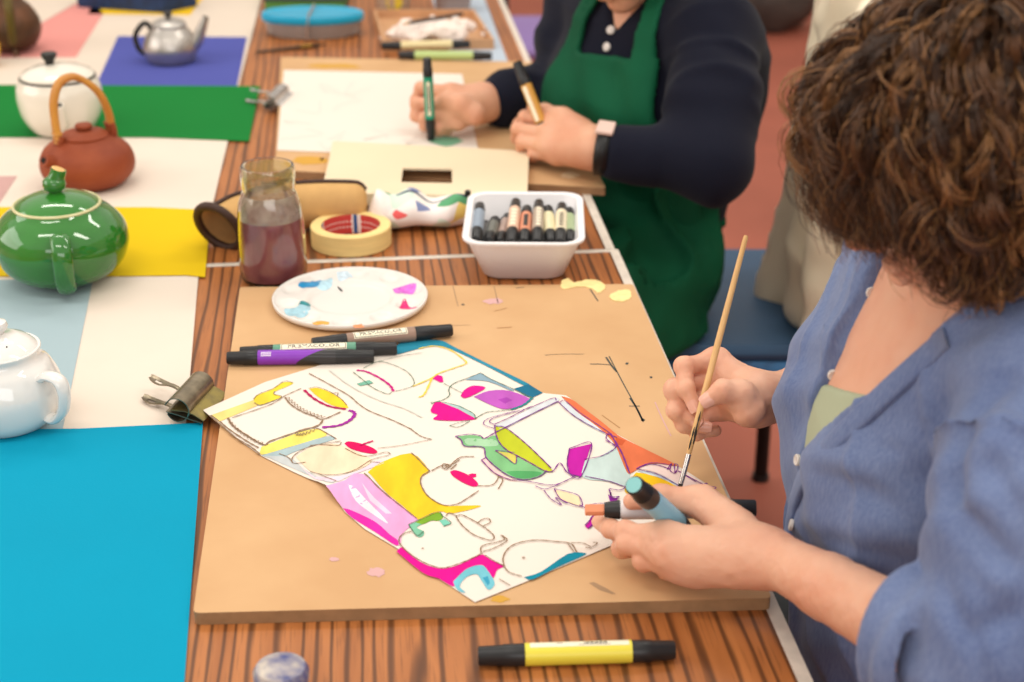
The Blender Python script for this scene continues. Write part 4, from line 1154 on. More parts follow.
def green_pot():
    c, r, k = px_lathe(66, 280); c[2] = TZ + .0034
    g = mat('green_glaze', (38, 108, 34), .06, spec=.6, coat=.5, rgb2=(48, 122, 42), vscale=14)
    rim = mat('rim_buff', (206, 198, 150), .3)
    t = thing('teapot', 'round glossy green teapot with handle towards the viewer, on yellow paper', 'teapot', c, 'teapots on the coloured papers')
    prof = [(0, 0), (30, 0), (33, 1), (48, 8), (59, 18), (65, 31), (66, 40), (63, 51), (55, 61), (46, 68), (42.5, 71.5), (41.5, 72.5)]
    pr = bez([(a * r, z * k, 0) for a, z in prof[1:]], 80)[:, :2]
    m = MB(); m.lathe([(0, 0)] + [tuple(p) for p in pr], c, 72); body = m.build('body', g, t)
    m = MB(); m.lathe([(42.6 * r, 71.4 * k), (43 * r, 72.4 * k), (42 * r, 73.6 * k), (40.6 * r, 73.6 * k), (39.6 * r, 72 * k)], c, 72); m.build('rim', rim, body)
    lid = [(40 * r, 72.4 * k), (38.6 * r, 74 * k), (33 * r, 77.2 * k), (24 * r, 80.4 * k), (14 * r, 82.4 * k), (8 * r, 83.2 * k), (6.6 * r, 84 * k)]
    m = MB(); m.lathe(lid + [(6.8 * r, 85 * k), (10 * r, 87 * k), (11.4 * r, 91 * k), (10.6 * r, 95 * k), (7 * r, 98 * k), (0, 99 * k)], c, 56)
    ld = m.build('lid', g, t)
    # the stem of the knob leans back to the right and ends in a buff tip
    b0 = c + np.array([1 * r, 0, 94 * k]); b1 = c + np.array([6 * r, 1 * r, 105 * k])
    m = MB(); m.tube(bez([b0, (b0 + b1) / 2 + np.array([.001, 0, .001]), b1], 10), [8 * r, 7.4 * r], 20)
    m.build('knob', g, ld)
    m = MB(); m.tube([b1, b1 + (b1 - b0) * .06], [7.3 * r, 5.6 * r], 20); tag(m.build('knob_tip', mat('buff_tip', (224, 178, 110), .4), ld), 'unglazed buff tip of the knob')
    dv = (CAM - c) * np.array([1, 1, 0]); dv /= np.linalg.norm(dv); sv = np.array([-dv[1], dv[0], 0])
    m = MB(); o = lambda y, z, x=0: c + dv * y * r + sv * x * r + np.array([0, 0, z * k])
    strap(m, [o(56, 58, -1), o(66, 60, -1), o(77, 52, -1), o(79, 38, -1), o(73, 22, -1), o(62, 11, 0), o(52, 10, 0)], 9.2 * r, 4.6 * r, sv, 16)
    m.build('handle', g, t)
    m = MB(); P = bez([o(-50, 22), o(-70, 28), o(-82, 42), o(-90, 54)], 24); m.tube(P, list(np.linspace(15 * r, 6.5 * r, len(P))), 20, caps=False); m.build('spout', g, t)
green_pot()

def terracotta():
    c, r, k = px_lathe(90, 184); k *= .85; c[2] = TZ + .002
    m_ = mat('terracotta', (150, 74, 44), .55, spec=.3, rgb2=(132, 60, 36), vscale=22, bump=.12, bscale=120)
    t = thing('kettle', 'reddish terracotta kettle with an arched bamboo handle on white paper', 'teapot', c, 'teapots on the coloured papers')
    pr = bez([(a * r, z * k, 0) for a, z in ((27, 0), (34, 2), (44, 13), (46.5, 25), (43, 38), (35, 47), (27, 52), (23, 54.5))], 60)[:, :2]
    m = MB(); m.lathe([(0, 0)] + [tuple(p) for p in pr], c, 64); body = m.build('body', m_, t)
    m = MB(); m.lathe([(23.4 * r, 54 * k), (24 * r, 56 * k), (20 * r, 59 * k), (12 * r, 61.5 * k), (4 * r, 62 * k), (4 * r, 63 * k), (8 * r, 63.6 * k), (8.6 * r, 66 * k), (7.6 * r, 68 * k), (0, 68.6 * k)], c, 48); m.build('lid', m_, t)
    a = math.radians(214); d = np.array([math.cos(a), math.sin(a), 0]) ; 
    # stub spout at the front left
    s0 = c + np.array([-22 * r, -27 * r, 33 * k]); s1 = c + np.array([-31 * r, -41 * r, 41 * k])
    m = MB(); m.tube([s0, s0 * .5 + s1 * .5, s1], [9 * r, 7 * r, 6 * r], 20); sp = m.build('spout', m_, t)
    dv = (s1 - s0) / np.linalg.norm(s1 - s0)
    m = MB(); m.tube([s1 - dv * .001, s1 + dv * .0006], [3.2 * r, 3.2 * r], 18); tag(m.build('spout_hole', mat('hole_dark', (24, 14, 10), .8), sp), 'dark spout opening')
    f0 = c + np.array([-21 * r, -16 * r, 47 * k]); f1 = c + np.array([23 * r, 16 * r, 52 * k])
    for f in (f0, f1):
        dd = f - c; dd[2] = 0; dd /= np.linalg.norm(dd)
        for q in (-1, 1):
            m = MB(); sd = np.array([-dd[1], dd[0], 0]) * 4.2 * r * q
            m.tube(bez([f + sd - np.array([0, 0, 8 * k]) - dd * 1 * r, f + sd + np.array([0, 0, 4 * k]), f + sd + np.array([0, 0, 13 * k]) - dd * 1.5 * r], 10), 4.2 * r, 12)
            m.build('lug', m_, t)
    bam = mat('bamboo', (206, 150, 74), .4, spec=.4, rgb2=(184, 122, 54), vscale=30, stretch=(1, 1, .25))
    up = np.array([0, 0, 1.]); mid = (f0 + f1) / 2
    P = bez([f0 + up * 1 * k, f0 + up * 26 * k - (f1 - f0) * .03, f0 + up * 52 * k - (f1 - f0) * .01, f0 + up * 70 * k + (f1 - f0) * .14, mid + up * 72 * k - (f1 - f0) * .06, f1 + up * 52 * k - (f1 - f0) * .20, f1 + up * 26 * k - (f1 - f0) * .03, f1 + up * 2 * k], 70)
    off = np.array([f1[1] - f0[1], f0[0] - f1[0], 0]); off /= np.linalg.norm(off)
    h = None
    for q in (-1, 1):
        m = MB(); m.tube(P + off * q * 2.6 * r, 3.3 * r, 12)
        m.build('handle', bam, t)
    m = MB()
    for f in (.0, .03, .06, .09):
        i = int(f * len(P)); m.tube(np.array([P[i] + off * 6.2 * r * math.cos(x) + (P[1] - P[0]) / np.linalg.norm(P[1] - P[0]) * 0 + np.array([f1[0] - f0[0], f1[1] - f0[1], 0]) / np.linalg.norm((f1 - f0)[:2]) * 4 * r * math.sin(x) for x in np.linspace(0, 2 * math.pi, 18, endpoint=False)]), 1.1 * r, 6, closed=True)
    m.build('cane_binding', bam, t)
terracotta()

def enamel_pot():
    c, r, k = px_lathe(64, 132); k *= .91; c[2] = TZ + .0034
    w = mat('white_enamel', (226, 220, 206), .12, spec=.6, coat=.4); bl = mat('black_enamel', (22, 22, 22), .3)
    t = thing('enamel_pot', 'white enamel pot with a flat lid and black knob, on dark green paper', 'pot', c, 'teapots on the coloured papers')
    pr = bez([(a * r, z * k, 0) for a, z in ((25, 0), (30, 3), (38, 17), (41.5, 34), (41, 46), (38, 54), (36.4, 57))], 60)[:, :2]
    m = MB(); m.lathe([(0, 0)] + [tuple(p) for p in pr], c, 64); body = m.build('body', w, t)
    m = MB(); m.lathe([(36.2 * r, 56.6 * k), (37.2 * r, 57.4 * k), (37.2 * r, 58.4 * k), (36 * r, 59 * k)], c, 64); m.build('rim', bl, body)
    m = MB(); m.lathe([(35.8 * r, 58.6 * k), (36 * r, 60.5 * k), (33.5 * r, 63 * k), (25 * r, 67 * k), (14 * r, 70 * k), (6 * r, 71 * k), (0, 71 * k)], c, 56); ld = m.build('lid', w, t)
    m = MB(); m.lathe([(4.4 * r, 70.6 * k), (4.6 * r, 74 * k), (7.6 * r, 79.5 * k), (7.8 * r, 82 * k), (6.6 * r, 83 * k), (0, 83.3 * k)], c + np.array([-6 * r, 0, 0]), 32); tag(m.build('knob', bl, ld), 'black knob')
    dv = (CAM - c) * np.array([1, 1, 0]); dv /= np.linalg.norm(dv); sv = np.array([-dv[1], dv[0], 0]); o = lambda y, z, x=-2: c + dv * y * r + sv * x * r + np.array([0, 0, z * k])
    m = MB(); P = bez([o(34, 16), o(48, 24), o(56, 38), o(58, 44)], 20); m.tube(P, list(np.linspace(8 * r, 4.4 * r, len(P))), 18); sp = m.build('spout', w, t)
    d = P[-1] - P[-2]; d /= np.linalg.norm(d)
    m = MB(); m.tube([P[-1] - d * .0006, P[-1] + d * .0006], [3.4 * r, 3.4 * r], 16); tag(m.build('spout_hole', bl, sp), 'black spout mouth')
    m = MB(); strap(m, [o(-36, 48, 12), o(-52, 50, 15), o(-60, 38, 16), o(-54, 18, 15), o(-40, 14, 12)], 5 * r, 3 * r, (1, 0, 0)); m.build('handle', w, t)
enamel_pot()

def metal_pot():
    c, r, k = px_lathe(172, 62); k *= .86; c[2] = TZ + .002
    s_ = mat('aluminium', (182, 176, 170), .38, metal=.9, var=.05, vscale=40); bl = mat('bakelite', (30, 26, 22), .35)
    t = thing('teapot', 'small silvery metal teapot with black handle on violet blue paper', 'teapot', c, 'teapots on the coloured papers')
    pr = bez([(a * r, z * k, 0) for a, z in ((20, 0), (23, 2), (26.4, 12), (26.6, 20), (23, 30), (17.6, 38), (16.6, 41))], 50)[:, :2]
    m = MB(); m.lathe([(0, 0)] + [tuple(p) for p in pr], c, 56); m.build('body', s_, t)
    m = MB(); m.lathe([(16.8 * r, 40.6 * k), (17.4 * r, 42 * k), (15 * r, 45 * k), (9 * r, 48 * k), (3 * r, 49 * k), (0, 49.2 * k)], c, 44); ld = m.build('lid', s_, t)
    m = MB(); m.lathe([(2 * r, 49 * k), (2 * r, 50.5 * k), (4.4 * r, 53 * k), (3.8 * r, 55.5 * k), (0, 56.4 * k)], c, 24); tag(m.build('knob', bl, ld), 'black knob')
    o = lambda x, z: c + np.array([x * r, -.1 * x * r, z * k])
    m = MB(); P = bez([o(18, 14), o(27, 24), o(33, 38), o(38, 51)], 20); m.tube(P, list(np.linspace(8 * r, 3.2 * r, len(P))), 18, caps=False); m.build('spout', s_, t)
    m = MB(); strap(m, [o(-17, 34), o(-22, 42), o(-28, 40), o(-35, 28), o(-33, 14), o(-27, 8), o(-22, 9)], 3.2 * r, 2.6 * r, (0, 1, 0)); tag(m.build('handle', bl, t), 'black handle')
metal_pot()

def iron_pot():
    c, r, k = px_lathe(12, 51); c[2] = TZ + .003
    m_ = mat('patinated_iron', (70, 52, 34), .45, metal=.35, rgb2=(104, 62, 34), vscale=18, bump=.2, bscale=60)
    t = thing('iron_pot', 'dark brown patinated pot with a loop handle at the far left edge', 'pot', c, 'teapots on the coloured papers')
    pr = bez([(a * r, z * k, 0) for a, z in ((20, 4), (26, 7), (31, 18), (30, 30), (23, 42), (15, 50), (13, 58), (15, 66), (17, 70))], 60)[:, :2]
    m = MB(); m.lathe([(0, 4 * k)] + [tuple(p) for p in pr] + [(15.5 * r, 69.5 * k), (12 * r, 60 * k), (0, 58 * k)], c, 56); m.build('body', m_, t)
    for a in (35, 155, 275):
        a = math.radians(a + 20); p = c + np.array([24 * r * math.cos(a), 24 * r * math.sin(a), 8 * k]); d = np.array([math.cos(a), math.sin(a), 0])
        m = MB(); m.tube(bez([p - d * 4 * r, p + d * 2 * r - np.array([0, 0, 4 * k]), p + d * 4 * r - np.array([0, 0, 8 * k])], 10), [3.4 * r, 2.4 * r, 2.8 * r], 12); m.build('foot', m_, t)
    dv = (CAM - c) * np.array([1, 1, 0]); dv /= np.linalg.norm(dv); sv = np.array([-dv[1], dv[0], 0]); o = lambda y, z, x=2: c + dv * y * r + sv * x * r + np.array([0, 0, z * k])
    br = mat('patinated_brass', (92, 76, 28), .4, metal=.4, var=.15, vscale=40)
    m = MB(); strap(m, [o(15, 62), o(26, 62), o(40, 50), o(42, 30), o(36, 16), o(27, 12)], 4.4 * r, 2.6 * r, (1, 0, 0)); tag(m.build('handle', br, t), 'olive brass handle')
iron_pot()

def white_pot():
    c, r, k = px_lathe(9, 422); k *= .92; r *= .97; c[2] = TZ + .003
    w = mat('white_china', (228, 226, 222), .08, spec=.6, coat=.5)
    t = thing('teapot', 'white china teapot with a rounded lid, cut by the left edge, on pale blue paper', 'teapot', c, 'teapots on the coloured papers')
    pr = bez([(a * r, z * k, 0) for a, z in ((38, 0), (44, 1.5), (53, 12), (57.5, 28), (57, 42), (50, 58), (43, 66), (40.5, 71), (41.6, 76), (41, 77.4))], 80)[:, :2]
    m = MB(); m.lathe([(0, 0)] + [tuple(p) for p in pr] + [(38.5 * r, 77 * k), (37 * r, 72 * k)], c, 80); m.build('body', w, t)
    m = MB(); m.lathe([(38 * r, 74 * k), (38.6 * r, 77 * k), (37 * r, 79 * k), (30 * r, 84.5 * k), (20 * r, 88.5 * k), (9 * r, 90 * k), (7.6 * r, 91.4 * k), (8 * r, 93 * k), (11.4 * r, 96 * k), (12.4 * r, 99.5 * k), (11 * r, 103 * k), (6 * r, 105 * k), (0, 105.4 * k)], c, 64); ld = m.build('lid', w, t)
    p = c + np.array([16 * r, -21 * r, 86.9 * k]); m = MB(); m.lathe([(0, .0003), (.0006, .0002), (.0007, -.002)], p, 12); m.build('steam_hole', mat('hole_dark', (24, 14, 10), .8), ld)
    a = math.radians(-24); d = np.array([math.cos(a), math.sin(a), 0])
    o = lambda q, z: c + d * q * r + np.array([0, 0, z * k])
    m = MB(); strap(m, [o(49, 53), o(60, 58), o(73, 55), o(77, 42), o(73, 24), o(62, 13), o(52, 14)], 8.6 * r, 4.6 * r, np.cross(d, (0, 0, 1)), 16); m.build('handle', w, t)
    m = MB(); P = bez([o(-48, 24), o(-66, 36), o(-80, 60), o(-90, 74)], 24); m.tube(P, list(np.linspace(14 * r, 6 * r, len(P))), 20, caps=False); m.build('spout', w, t)
white_pot()
def yellow_cup():
    c, r, k = px_lathe(-12, 66); c[2] = TZ + .002
    y = mat('yellow_glaze', (222, 176, 50), .15, coat=.3)
    t = thing('cup', 'yellow glazed cup peeping in at the left edge under the iron pot', 'cup', c)
    m = MB(); m.lathe([(0, 0), (9 * r, 0), (10 * r, 2 * k), (13.6 * r, 12 * k), (14.4 * r, 20 * k), (13.6 * r, 20.4 * k), (12 * r, 10 * k), (8 * r, 3 * k), (0, 2.6 * k)], c, 40); m.build('bowl', y, t)
    o = lambda x, z: c + np.array([-x * r, 0, z * k])
    m = MB(); strap(m, [o(13, 16), o(19, 17), o(20, 10), o(12, 6)], 2.4 * r, 1.8 * r, (0, 1, 0)); m.build('handle', y, t)
yellow_cup()

# ================================================================== FAR END OF THE TABLE
def dark_box():
    t = thing('patterned_box', 'dark blue patterned box on mustard paper at the top edge', 'box', J(138, 3, .002))
    blue = mat('blue_patterned_card', (20, 52, 98), .5, rgb2=(18, 38, 70), vscale=70)
    A_, B_, C_ = q2(J(78, 7, .002)), q2(J(163, 13, .002)), q2(J(197, 6, .002))
    Dv = A_ + (C_ - B_)
    m = MB(); m.prism([A_, B_, C_, Dv], TZ + .0022, TZ + .036); m.build('box_body', blue, t, smooth=False)
    cc = (A_ + C_) / 2; g = lambda p: cc + (p - cc) * 1.03
    m = MB(); m.prism([g(A_), g(B_), g(C_), g(Dv)], TZ + .0362, TZ + .052); m.build('lid', blue, t, smooth=False)
dark_box()
def lunch_box():
    c = J(313.5, 34, 0); s = scale_at(313, 34); R = 51 / s; hy = .55
    t = thing('food_box', 'oval clear food box with a bright blue lid and a beige rubber band', 'container', c)
    clear = mat('clear_plastic', (206, 196, 190), .2, spec=.5, trans=.55); lidm = mat('cyan_plastic', (26, 158, 196), .35, spec=.4)
    m = MB(); m.lathe([(0, .001), (R * .86, .001), (R * .9, .004), (R * .95, .036), (R * .93, .036), (R * .88, .006), (0, .004)], c, 64, sy=hy); m.build('base', clear, t)
    m = MB(); m.lathe([(R * .98, .030), (R * 1.0, .032), (R * 1.0, .043), (R * .97, .046), (R * .9, .0455), (R * .88, .044), (0, .044)], c, 64, sy=hy); m.build('lid', lidm, t)
    ch = mat('chopped_food', (176, 140, 110), .8, rgb2=(120, 92, 84), vscale=60)
    m = MB(); m.lathe([(0, .0045), (R * .84, .0065), (R * .88, .022), (R * .5, .026), (0, .024)], c, 40, sy=hy); tag(m.build('contents', ch, t), kind='stuff')
    bx = R * -.06; yy = R * hy
    P = np.array([c + np.array([bx + (.004 if z > .02 else 0), y, z]) for y, z in ((-yy * 1.0, .002), (-yy * 1.02, .02), (-yy * 1.02, .040), (-yy * .9, .0475), (0, .0465), (yy * .9, .0475), (yy * 1.02, .04), (yy * 1.0, .002))])
    m = MB(); m.tube(P, .0055, 8, flat=.2, up=(1, 0, 0)); m.build('rubber_band', mat('rubber_beige', (196, 166, 148), .7), t)
lunch_box()
def navy_book():
    h = .028
    t = thing('sketchbook', 'navy covered book with green page edges behind the blue lidded food box', 'book', J(305, 0, 0))
    P = [q2(J(x, y, 0)) for x, y in ((264, 12), (345, 12), (352, -14), (270, -14))]; cc = sum(P) / 4
    m = MB(); m.prism([cc + (p - cc) * .97 for p in P], TZ + .0022, TZ + .0235); m.build('pages', mat('green_edge', (92, 148, 72), .8), t, smooth=False)
    m = MB(); m.prism(P, TZ + .0236, TZ + .027); m.build('cover', mat('navy_cover', (30, 32, 60), .5), t, smooth=False)
    m = MB(); m.prism(P, TZ + .0004, TZ + .0021); m.build('back_cover', mat('navy_cover', (30, 32, 60), .5), t, smooth=False)
navy_book()
def paintbrush_dark():
    a, bb = J(256, 52, .004), J(327, 44, .006); d = bb - a
    t = thing('paintbrush', 'dark wooden brush lying on the bare wood below the blue lidded food box', 'brush', a)
    m = MB(); P = bez([a, a + d * .3, a + d * .62], 10); m.tube(P, list(np.linspace(.0024, .0042, len(P))), 12); m.build('handle', mat('dark_wood', (78, 52, 26), .45), t)
    m = MB(); m.tube([a + d * .62, a + d * .78], .0045, 12); m.build('ferrule', mat('brass', (140, 108, 50), .3, metal=.9), t)
    P = bez([a + d * .78, a + d * .9, bb], 10); m = MB(); m.tube(P, list(np.linspace(.0046, .001, len(P))), 12); m.build('bristles', mat('bristle', (70, 46, 26), .8), t)
paintbrush_dark()
G2 = 'marker pens at the top of the far board'
marker('black capped cream marker at the left on the far board', J(381, 46, .0205), J(470, 44, .0205), (226, 210, 160), .0085, G2, cap1=.22, cap2=.2)
marker('pale green marker with black ends lying in front on the far board', J(399, 55, .0205), J(492, 56, .0205), (176, 198, 128), .0085, G2, cap1=.17, cap2=.2)
def wooden_block():
    P = [q2(J(x, y, .012)) for x, y in ((383, 46), (494, 44), (474, 14), (374, 14))]
    t = thing('wooden_tray', 'shallow tan wooden tray holding crumpled tissue beyond the far board', 'tray', J(434, 34, 0))
    cc = sum(P) / 4; w = mat('tray_wood', (196, 150, 110), .6, var=.08, vscale=20)
    m = MB(); m.prism(P, TZ + .0006, TZ + .006); m.build('tray_base', w, t, smooth=False)
    for i in range(4):
        j = (i + 1) % 4; I0, I1 = cc + (P[i] - cc) * .95, cc + (P[j] - cc) * .95
        m = MB(); m.prism([P[i], P[j], I1, I0], TZ + .0062, TZ + .022); m.build('tray_side', w, t, smooth=False)
wooden_block()
def tissue():
    c = J(434, 31, .03)
    def f(p):
        q = (p - c) / np.array([.085, .045, .022])
        d = (np.linalg.norm(q, axis=1) - 1) * .022
        d = d + .010 * vnoise(p * 38 + 5) + .005 * vnoise(p * 90)
        return d * .6
    V, F = sdf_mesh(f, c - np.array([.12, .08, .05]), c + np.array([.12, .08, .06]), .0042)
    tag(mesh_obj('tissue', V, F, mat('tissue_paper', (234, 218, 208), .85)), 'crumpled white tissue lying in the wooden tray', 'tissue')
    a, bb = J(402, 24, .058), J(462, 14, .052); d = bb - a
    t = thing('pencil', 'dark pencil lying across the crumpled white tissue', 'pencil', a)
    m = MB(); m.tube([a + d * .1, bb], .0038, 8); m.build('shaft', mat('pencil_paint', (60, 48, 46), .4), t)
    m = MB(); m.tube([a, a + d * .1], [.0008, .0037], 8); m.build('point', mat('pencil_wood', (206, 168, 120), .7), t)
tissue()
def cup(label, px, py, rad, H, rgb, spot=None):
    c = J(px, py, 0); t = thing('plastic_cup', label, 'cup', c, 'plastic cups beyond the tray')
    mm = mat('cup_%02x%02x%02x' % rgb, rgb, .25, spec=.5, trans=.35)
    m = MB(); m.lathe([(0, .0006), (rad * .78, .0006), (rad * .8, .002), (rad, H), (rad * 1.05, H + .001), (rad * 1.05, H + .003), (rad * .97, H + .002), (rad * .76, .004), (0, .003)], c, 40); m.build('cup_body', mm, t)
    m = MB(); m.lathe([(0, .0042), (rad * .75, .0045), (rad * .88, H * .5), (0, H * .5)], c, 32); m.build('paint_water', mat('cupwater_%02x' % rgb[0], tuple(int(x * .86) for x in rgb), .2), t)
    if spot is not None:
        m = MB(); V = []; n = 14
        for k in range(n):
            x = 2 * math.pi * k / n; a = -1.45 + .5 * math.cos(x); z = H * .45 + H * .22 * math.sin(x); rr = rad * (.80 + .20 * z / H) * 1.02
            V.append(c + np.array([rr * math.cos(a), rr * math.sin(a), z]))
        m.add(V, [tuple(range(n))]); m.build('paint_spot', mat('paint_yellow', (222, 196, 60), .4), t)
cup('pale plastic cup with a yellow paint spot, left of the two', 394, 15, .040, .075, (216, 190, 168), True)
cup('pinkish grey plastic cup, right of the two', 453, 11, .045, .08, (192, 172, 166))
def blurry_pot():
    c = J(283, 700, 0); t = thing('paint_pot', 'grey blue paint pot whose rounded lid shows at the bottom edge', 'pot', c)
    m = MB(); m.lathe([(0, .0006), (.016, .0006), (.018, .003), (.0185, .022), (0, .022)], c, 40); m.build('pot_body', mat('pot_glass', (150, 150, 160), .2), t)
    m = MB(); m.lathe([(.0188, .019), (.0215, .020), (.0218, .027), (.019, .0315), (.011, .0335), (0, .034)], c, 40); m.build('lid', mat('speckled_lid', (196, 184, 168), .3, rgb2=(70, 78, 130), vscale=55), t)
blurry_pot()
# ================================================================== CHAIRS AND THINGS BEHIND THE TABLE
def blue_chair():
    sz = TZ - .285
    x0, x1, y0, y1 = .15, .53, 2.30, 2.74
    t = thing('chair', 'blue padded chair with worn paint spotted seat edge, under the person in the apron', 'chair', ((x0 + x1) / 2, (y0 + y1) / 2, 0))
    m_ = mat('blue_vinyl', (56, 90, 124), .5, spec=.4, var=.06, vscale=14)
    worn = mat('worn_blue_edge', (62, 128, 184), .5, rgb2=(36, 66, 104), vscale=24, stretch=(1, 1, 2.2))
    b_ = MB(); b_.box(((x0 + x1) / 2, (y0 + y1) / 2, sz - .012), (x1 - x0, y1 - y0, .028), bev=.012); b_.build('seat', m_, t)
    b_ = MB(); b_.box(((x0 + x1) / 2, (y0 + y1) / 2, sz - .049), (x1 - x0 - .002, y1 - y0 - .002, .044), bev=.008); tag(b_.build('seat_edge', worn, t), 'paint spotted seat edge')
    bl = mat('black_steel', (26, 24, 24), .4, metal=.4)
    for x in (x0 + .05, x1 - .05):
        for y in (y0 + .03, y1 - .03):
            b_ = MB(); b_.tube([(x, y, sz - .07), (x + (.02 if x > .4 else -.02) * 0, y, .008)], .0135, 12); l = b_.build('leg', bl, t)
            b_ = MB(); b_.lathe([(0, 0), (.017, 0), (.017, .012), (0, .012)], (x, y, 0), 14); b_.build('foot_cap', m_black, l)
    for y in (y0 + .03, y1 - .03):
        b_ = MB(); b_.tube(bez([(x1 - .02, y, sz - .05), (x1 + .02, y, sz + .1), (x1 + .06, y, sz + .36)], 12), .012, 12); b_.build('back_post', bl, t)
    b_ = MB(); b_.box((x1 + .05, (y0 + y1) / 2, sz + .30), (.028, y1 - y0, .17), bev=.012); b_.build('backrest', m_, t)
blue_chair()
def coat():
    cx, cy = .53, 2.46
    def f(p):
        x, y, z = p[:, 0], p[:, 1], p[:, 2] - TZ
        fz = np.clip((z + .30) / .62, 0, 1)
        xc = .545 + .02 * fz
        hw = .098 - .030 * fz; hy = .235 - .07 * np.clip((fz - .55) / .45, 0, 1) ** 2 - .02 * (1 - fz)
        a = y * 44 + 2.5 * vnoise(p * 4)
        fold = .016 * np.sin(a) * (1 - .5 * fz) + .012 * vnoise(p * np.array([10, 10, 6.])) - .014 * (1 - np.abs(vnoise(np.stack([y * 15, x * 15, z * 3.5], 1) + 2))) ** 4 + .005 * vnoise(p * 26)
        qx = np.abs(x - xc - fold) / hw; qy = np.abs(y - cy - .02 * vnoise(p * 7 + 3)) / hy
        d = ((qx ** 2.4 + qy ** 2.8) ** (1 / 2.6) - 1) * hw
        dz = np.maximum(z - .325 - .03 * vnoise(p * 8) + .5 * np.abs(y - cy) * .25, -z - .312 - .02 * np.sin(y * 23))
        d = smax(d, dz, .05)
        return d * .6
    V, F = sdf_mesh(f, (.34, 2.10, TZ - .36), (.76, 2.80, TZ + .40), .0075)
    m_ = mat('cream_cotton', (246, 234, 208), .85, spec=.15, sheen=.1, rgb2=(238, 222, 192), vscale=5, bump=.1, bscale=200)
    t = tag(mesh_obj('coat', V, F, m_), 'cream coat draped over the back of the blue chair', 'coat')
    A_, B_, C_ = np.array([.555, 2.285, TZ + .23]), np.array([.540, 2.225, TZ + .02]), np.array([.540, 2.23, TZ - .24])
    def s_(p):
        d = chain(p, [A_, B_, C_], [.062, .052, .048], .05)
        return (smax(d, C_[2] - p[:, 2] - .02, .012) + .008 * vnoise(p * 16) - .010 * (1 - np.abs(vnoise(np.stack([p[:, 2] * 20, p[:, 0] * 8, p[:, 1] * 8], 1)))) ** 4) * .7
    V, F = sdf_mesh(s_, C_ - .12, A_ + .13, .007)
    mesh_obj('sleeve', V, F, m_, t)
    def g(p):
        q = p - np.array([.545, 2.36, TZ + .30])
        return (np.linalg.norm(q / np.array([.058, .10, .05]), axis=1) - 1) * .05 + .008 * vnoise(p * 20)
    V, F = sdf_mesh(g, (.44, 2.2, TZ + .20), (.66, 2.52, TZ + .40), .008)
    tag(mesh_obj('lining', V, F, mat('lining_white', (232, 212, 206), .8), t), 'pale pink lining showing at the top')
coat()
def backpack():
    c = np.array([1.02, 6.5, 0])
    def f(p):
        q = p - c
        d = ellip(q, (0, 0, .20), (.24, .15, .26)); d = smin(d, ellip(q, (.02, -.12, .13), (.17, .08, .13)), .04)
        d = np.maximum(d, -q[:, 2] + .002)
        return (d + .012 * vnoise(p * 14)) * .7
    V, F = sdf_mesh(f, c + np.array([-.32, -.28, -.02]), c + np.array([.32, .25, .55]), .014)
    t = thing('backpack', 'dark grey backpack on the floor beyond the person in the apron', 'bag', c)
    mesh_obj('bag_body', V, F, mat('grey_nylon', (74, 66, 62), .7, rgb2=(56, 50, 48), vscale=8), t)
    m = MB(); m.tube(bez([c + np.array([-.08, 0, .44]), c + np.array([0, -.02, .53]), c + np.array([.08, 0, .44])], 14), .014, 10); m.build('handle', m_black, t)
    m = MB(); m.tube(bez([c + np.array([-.15, -.13, .06]), c + np.array([-.22, -.17, .2]), c + np.array([-.16, -.10, .38])], 14), .022, 10, flat=.4); tag(m.build('strap', mat('tan_strap', (150, 112, 72), .7), t), 'tan strap')
backpack()
def lavender_chair():
    c = np.array([.13, 4.35]); sz = .47
    t = thing('chair', 'lavender plastic chair beside the far table, mostly hidden', 'chair', (c[0], c[1], 0))
    lv = mat('lavender_plastic', (150, 124, 188), .45); gb = mat('greyblue_plastic', (150, 164, 196), .45)
    b_ = MB(); b_.box((c[0], c[1], sz), (.40, .40, .03), bev=.012); b_.build('seat', lv, t)
    b_ = MB(); b_.box((c[0], c[1] + .21, sz + .30), (.40, .03, .34), bev=.012); tag(b_.build('backrest', gb, t), 'grey blue backrest')
    for sx in (-1, 1):
        for sy in (-1, 1):
            b_ = MB(); b_.tube([(c[0] + sx * .16, c[1] + sy * .17, sz - .014), (c[0] + sx * .18, c[1] + sy * .19, .002)], .013, 12); b_.build('leg', m_metal_leg, t)
        b_ = MB(); b_.tube([(c[0] + sx * .15, c[1] + .205, sz - .01), (c[0] + sx * .15, c[1] + .215, sz + .2)], .011, 12); b_.build('back_post', m_metal_leg, t)
lavender_chair()
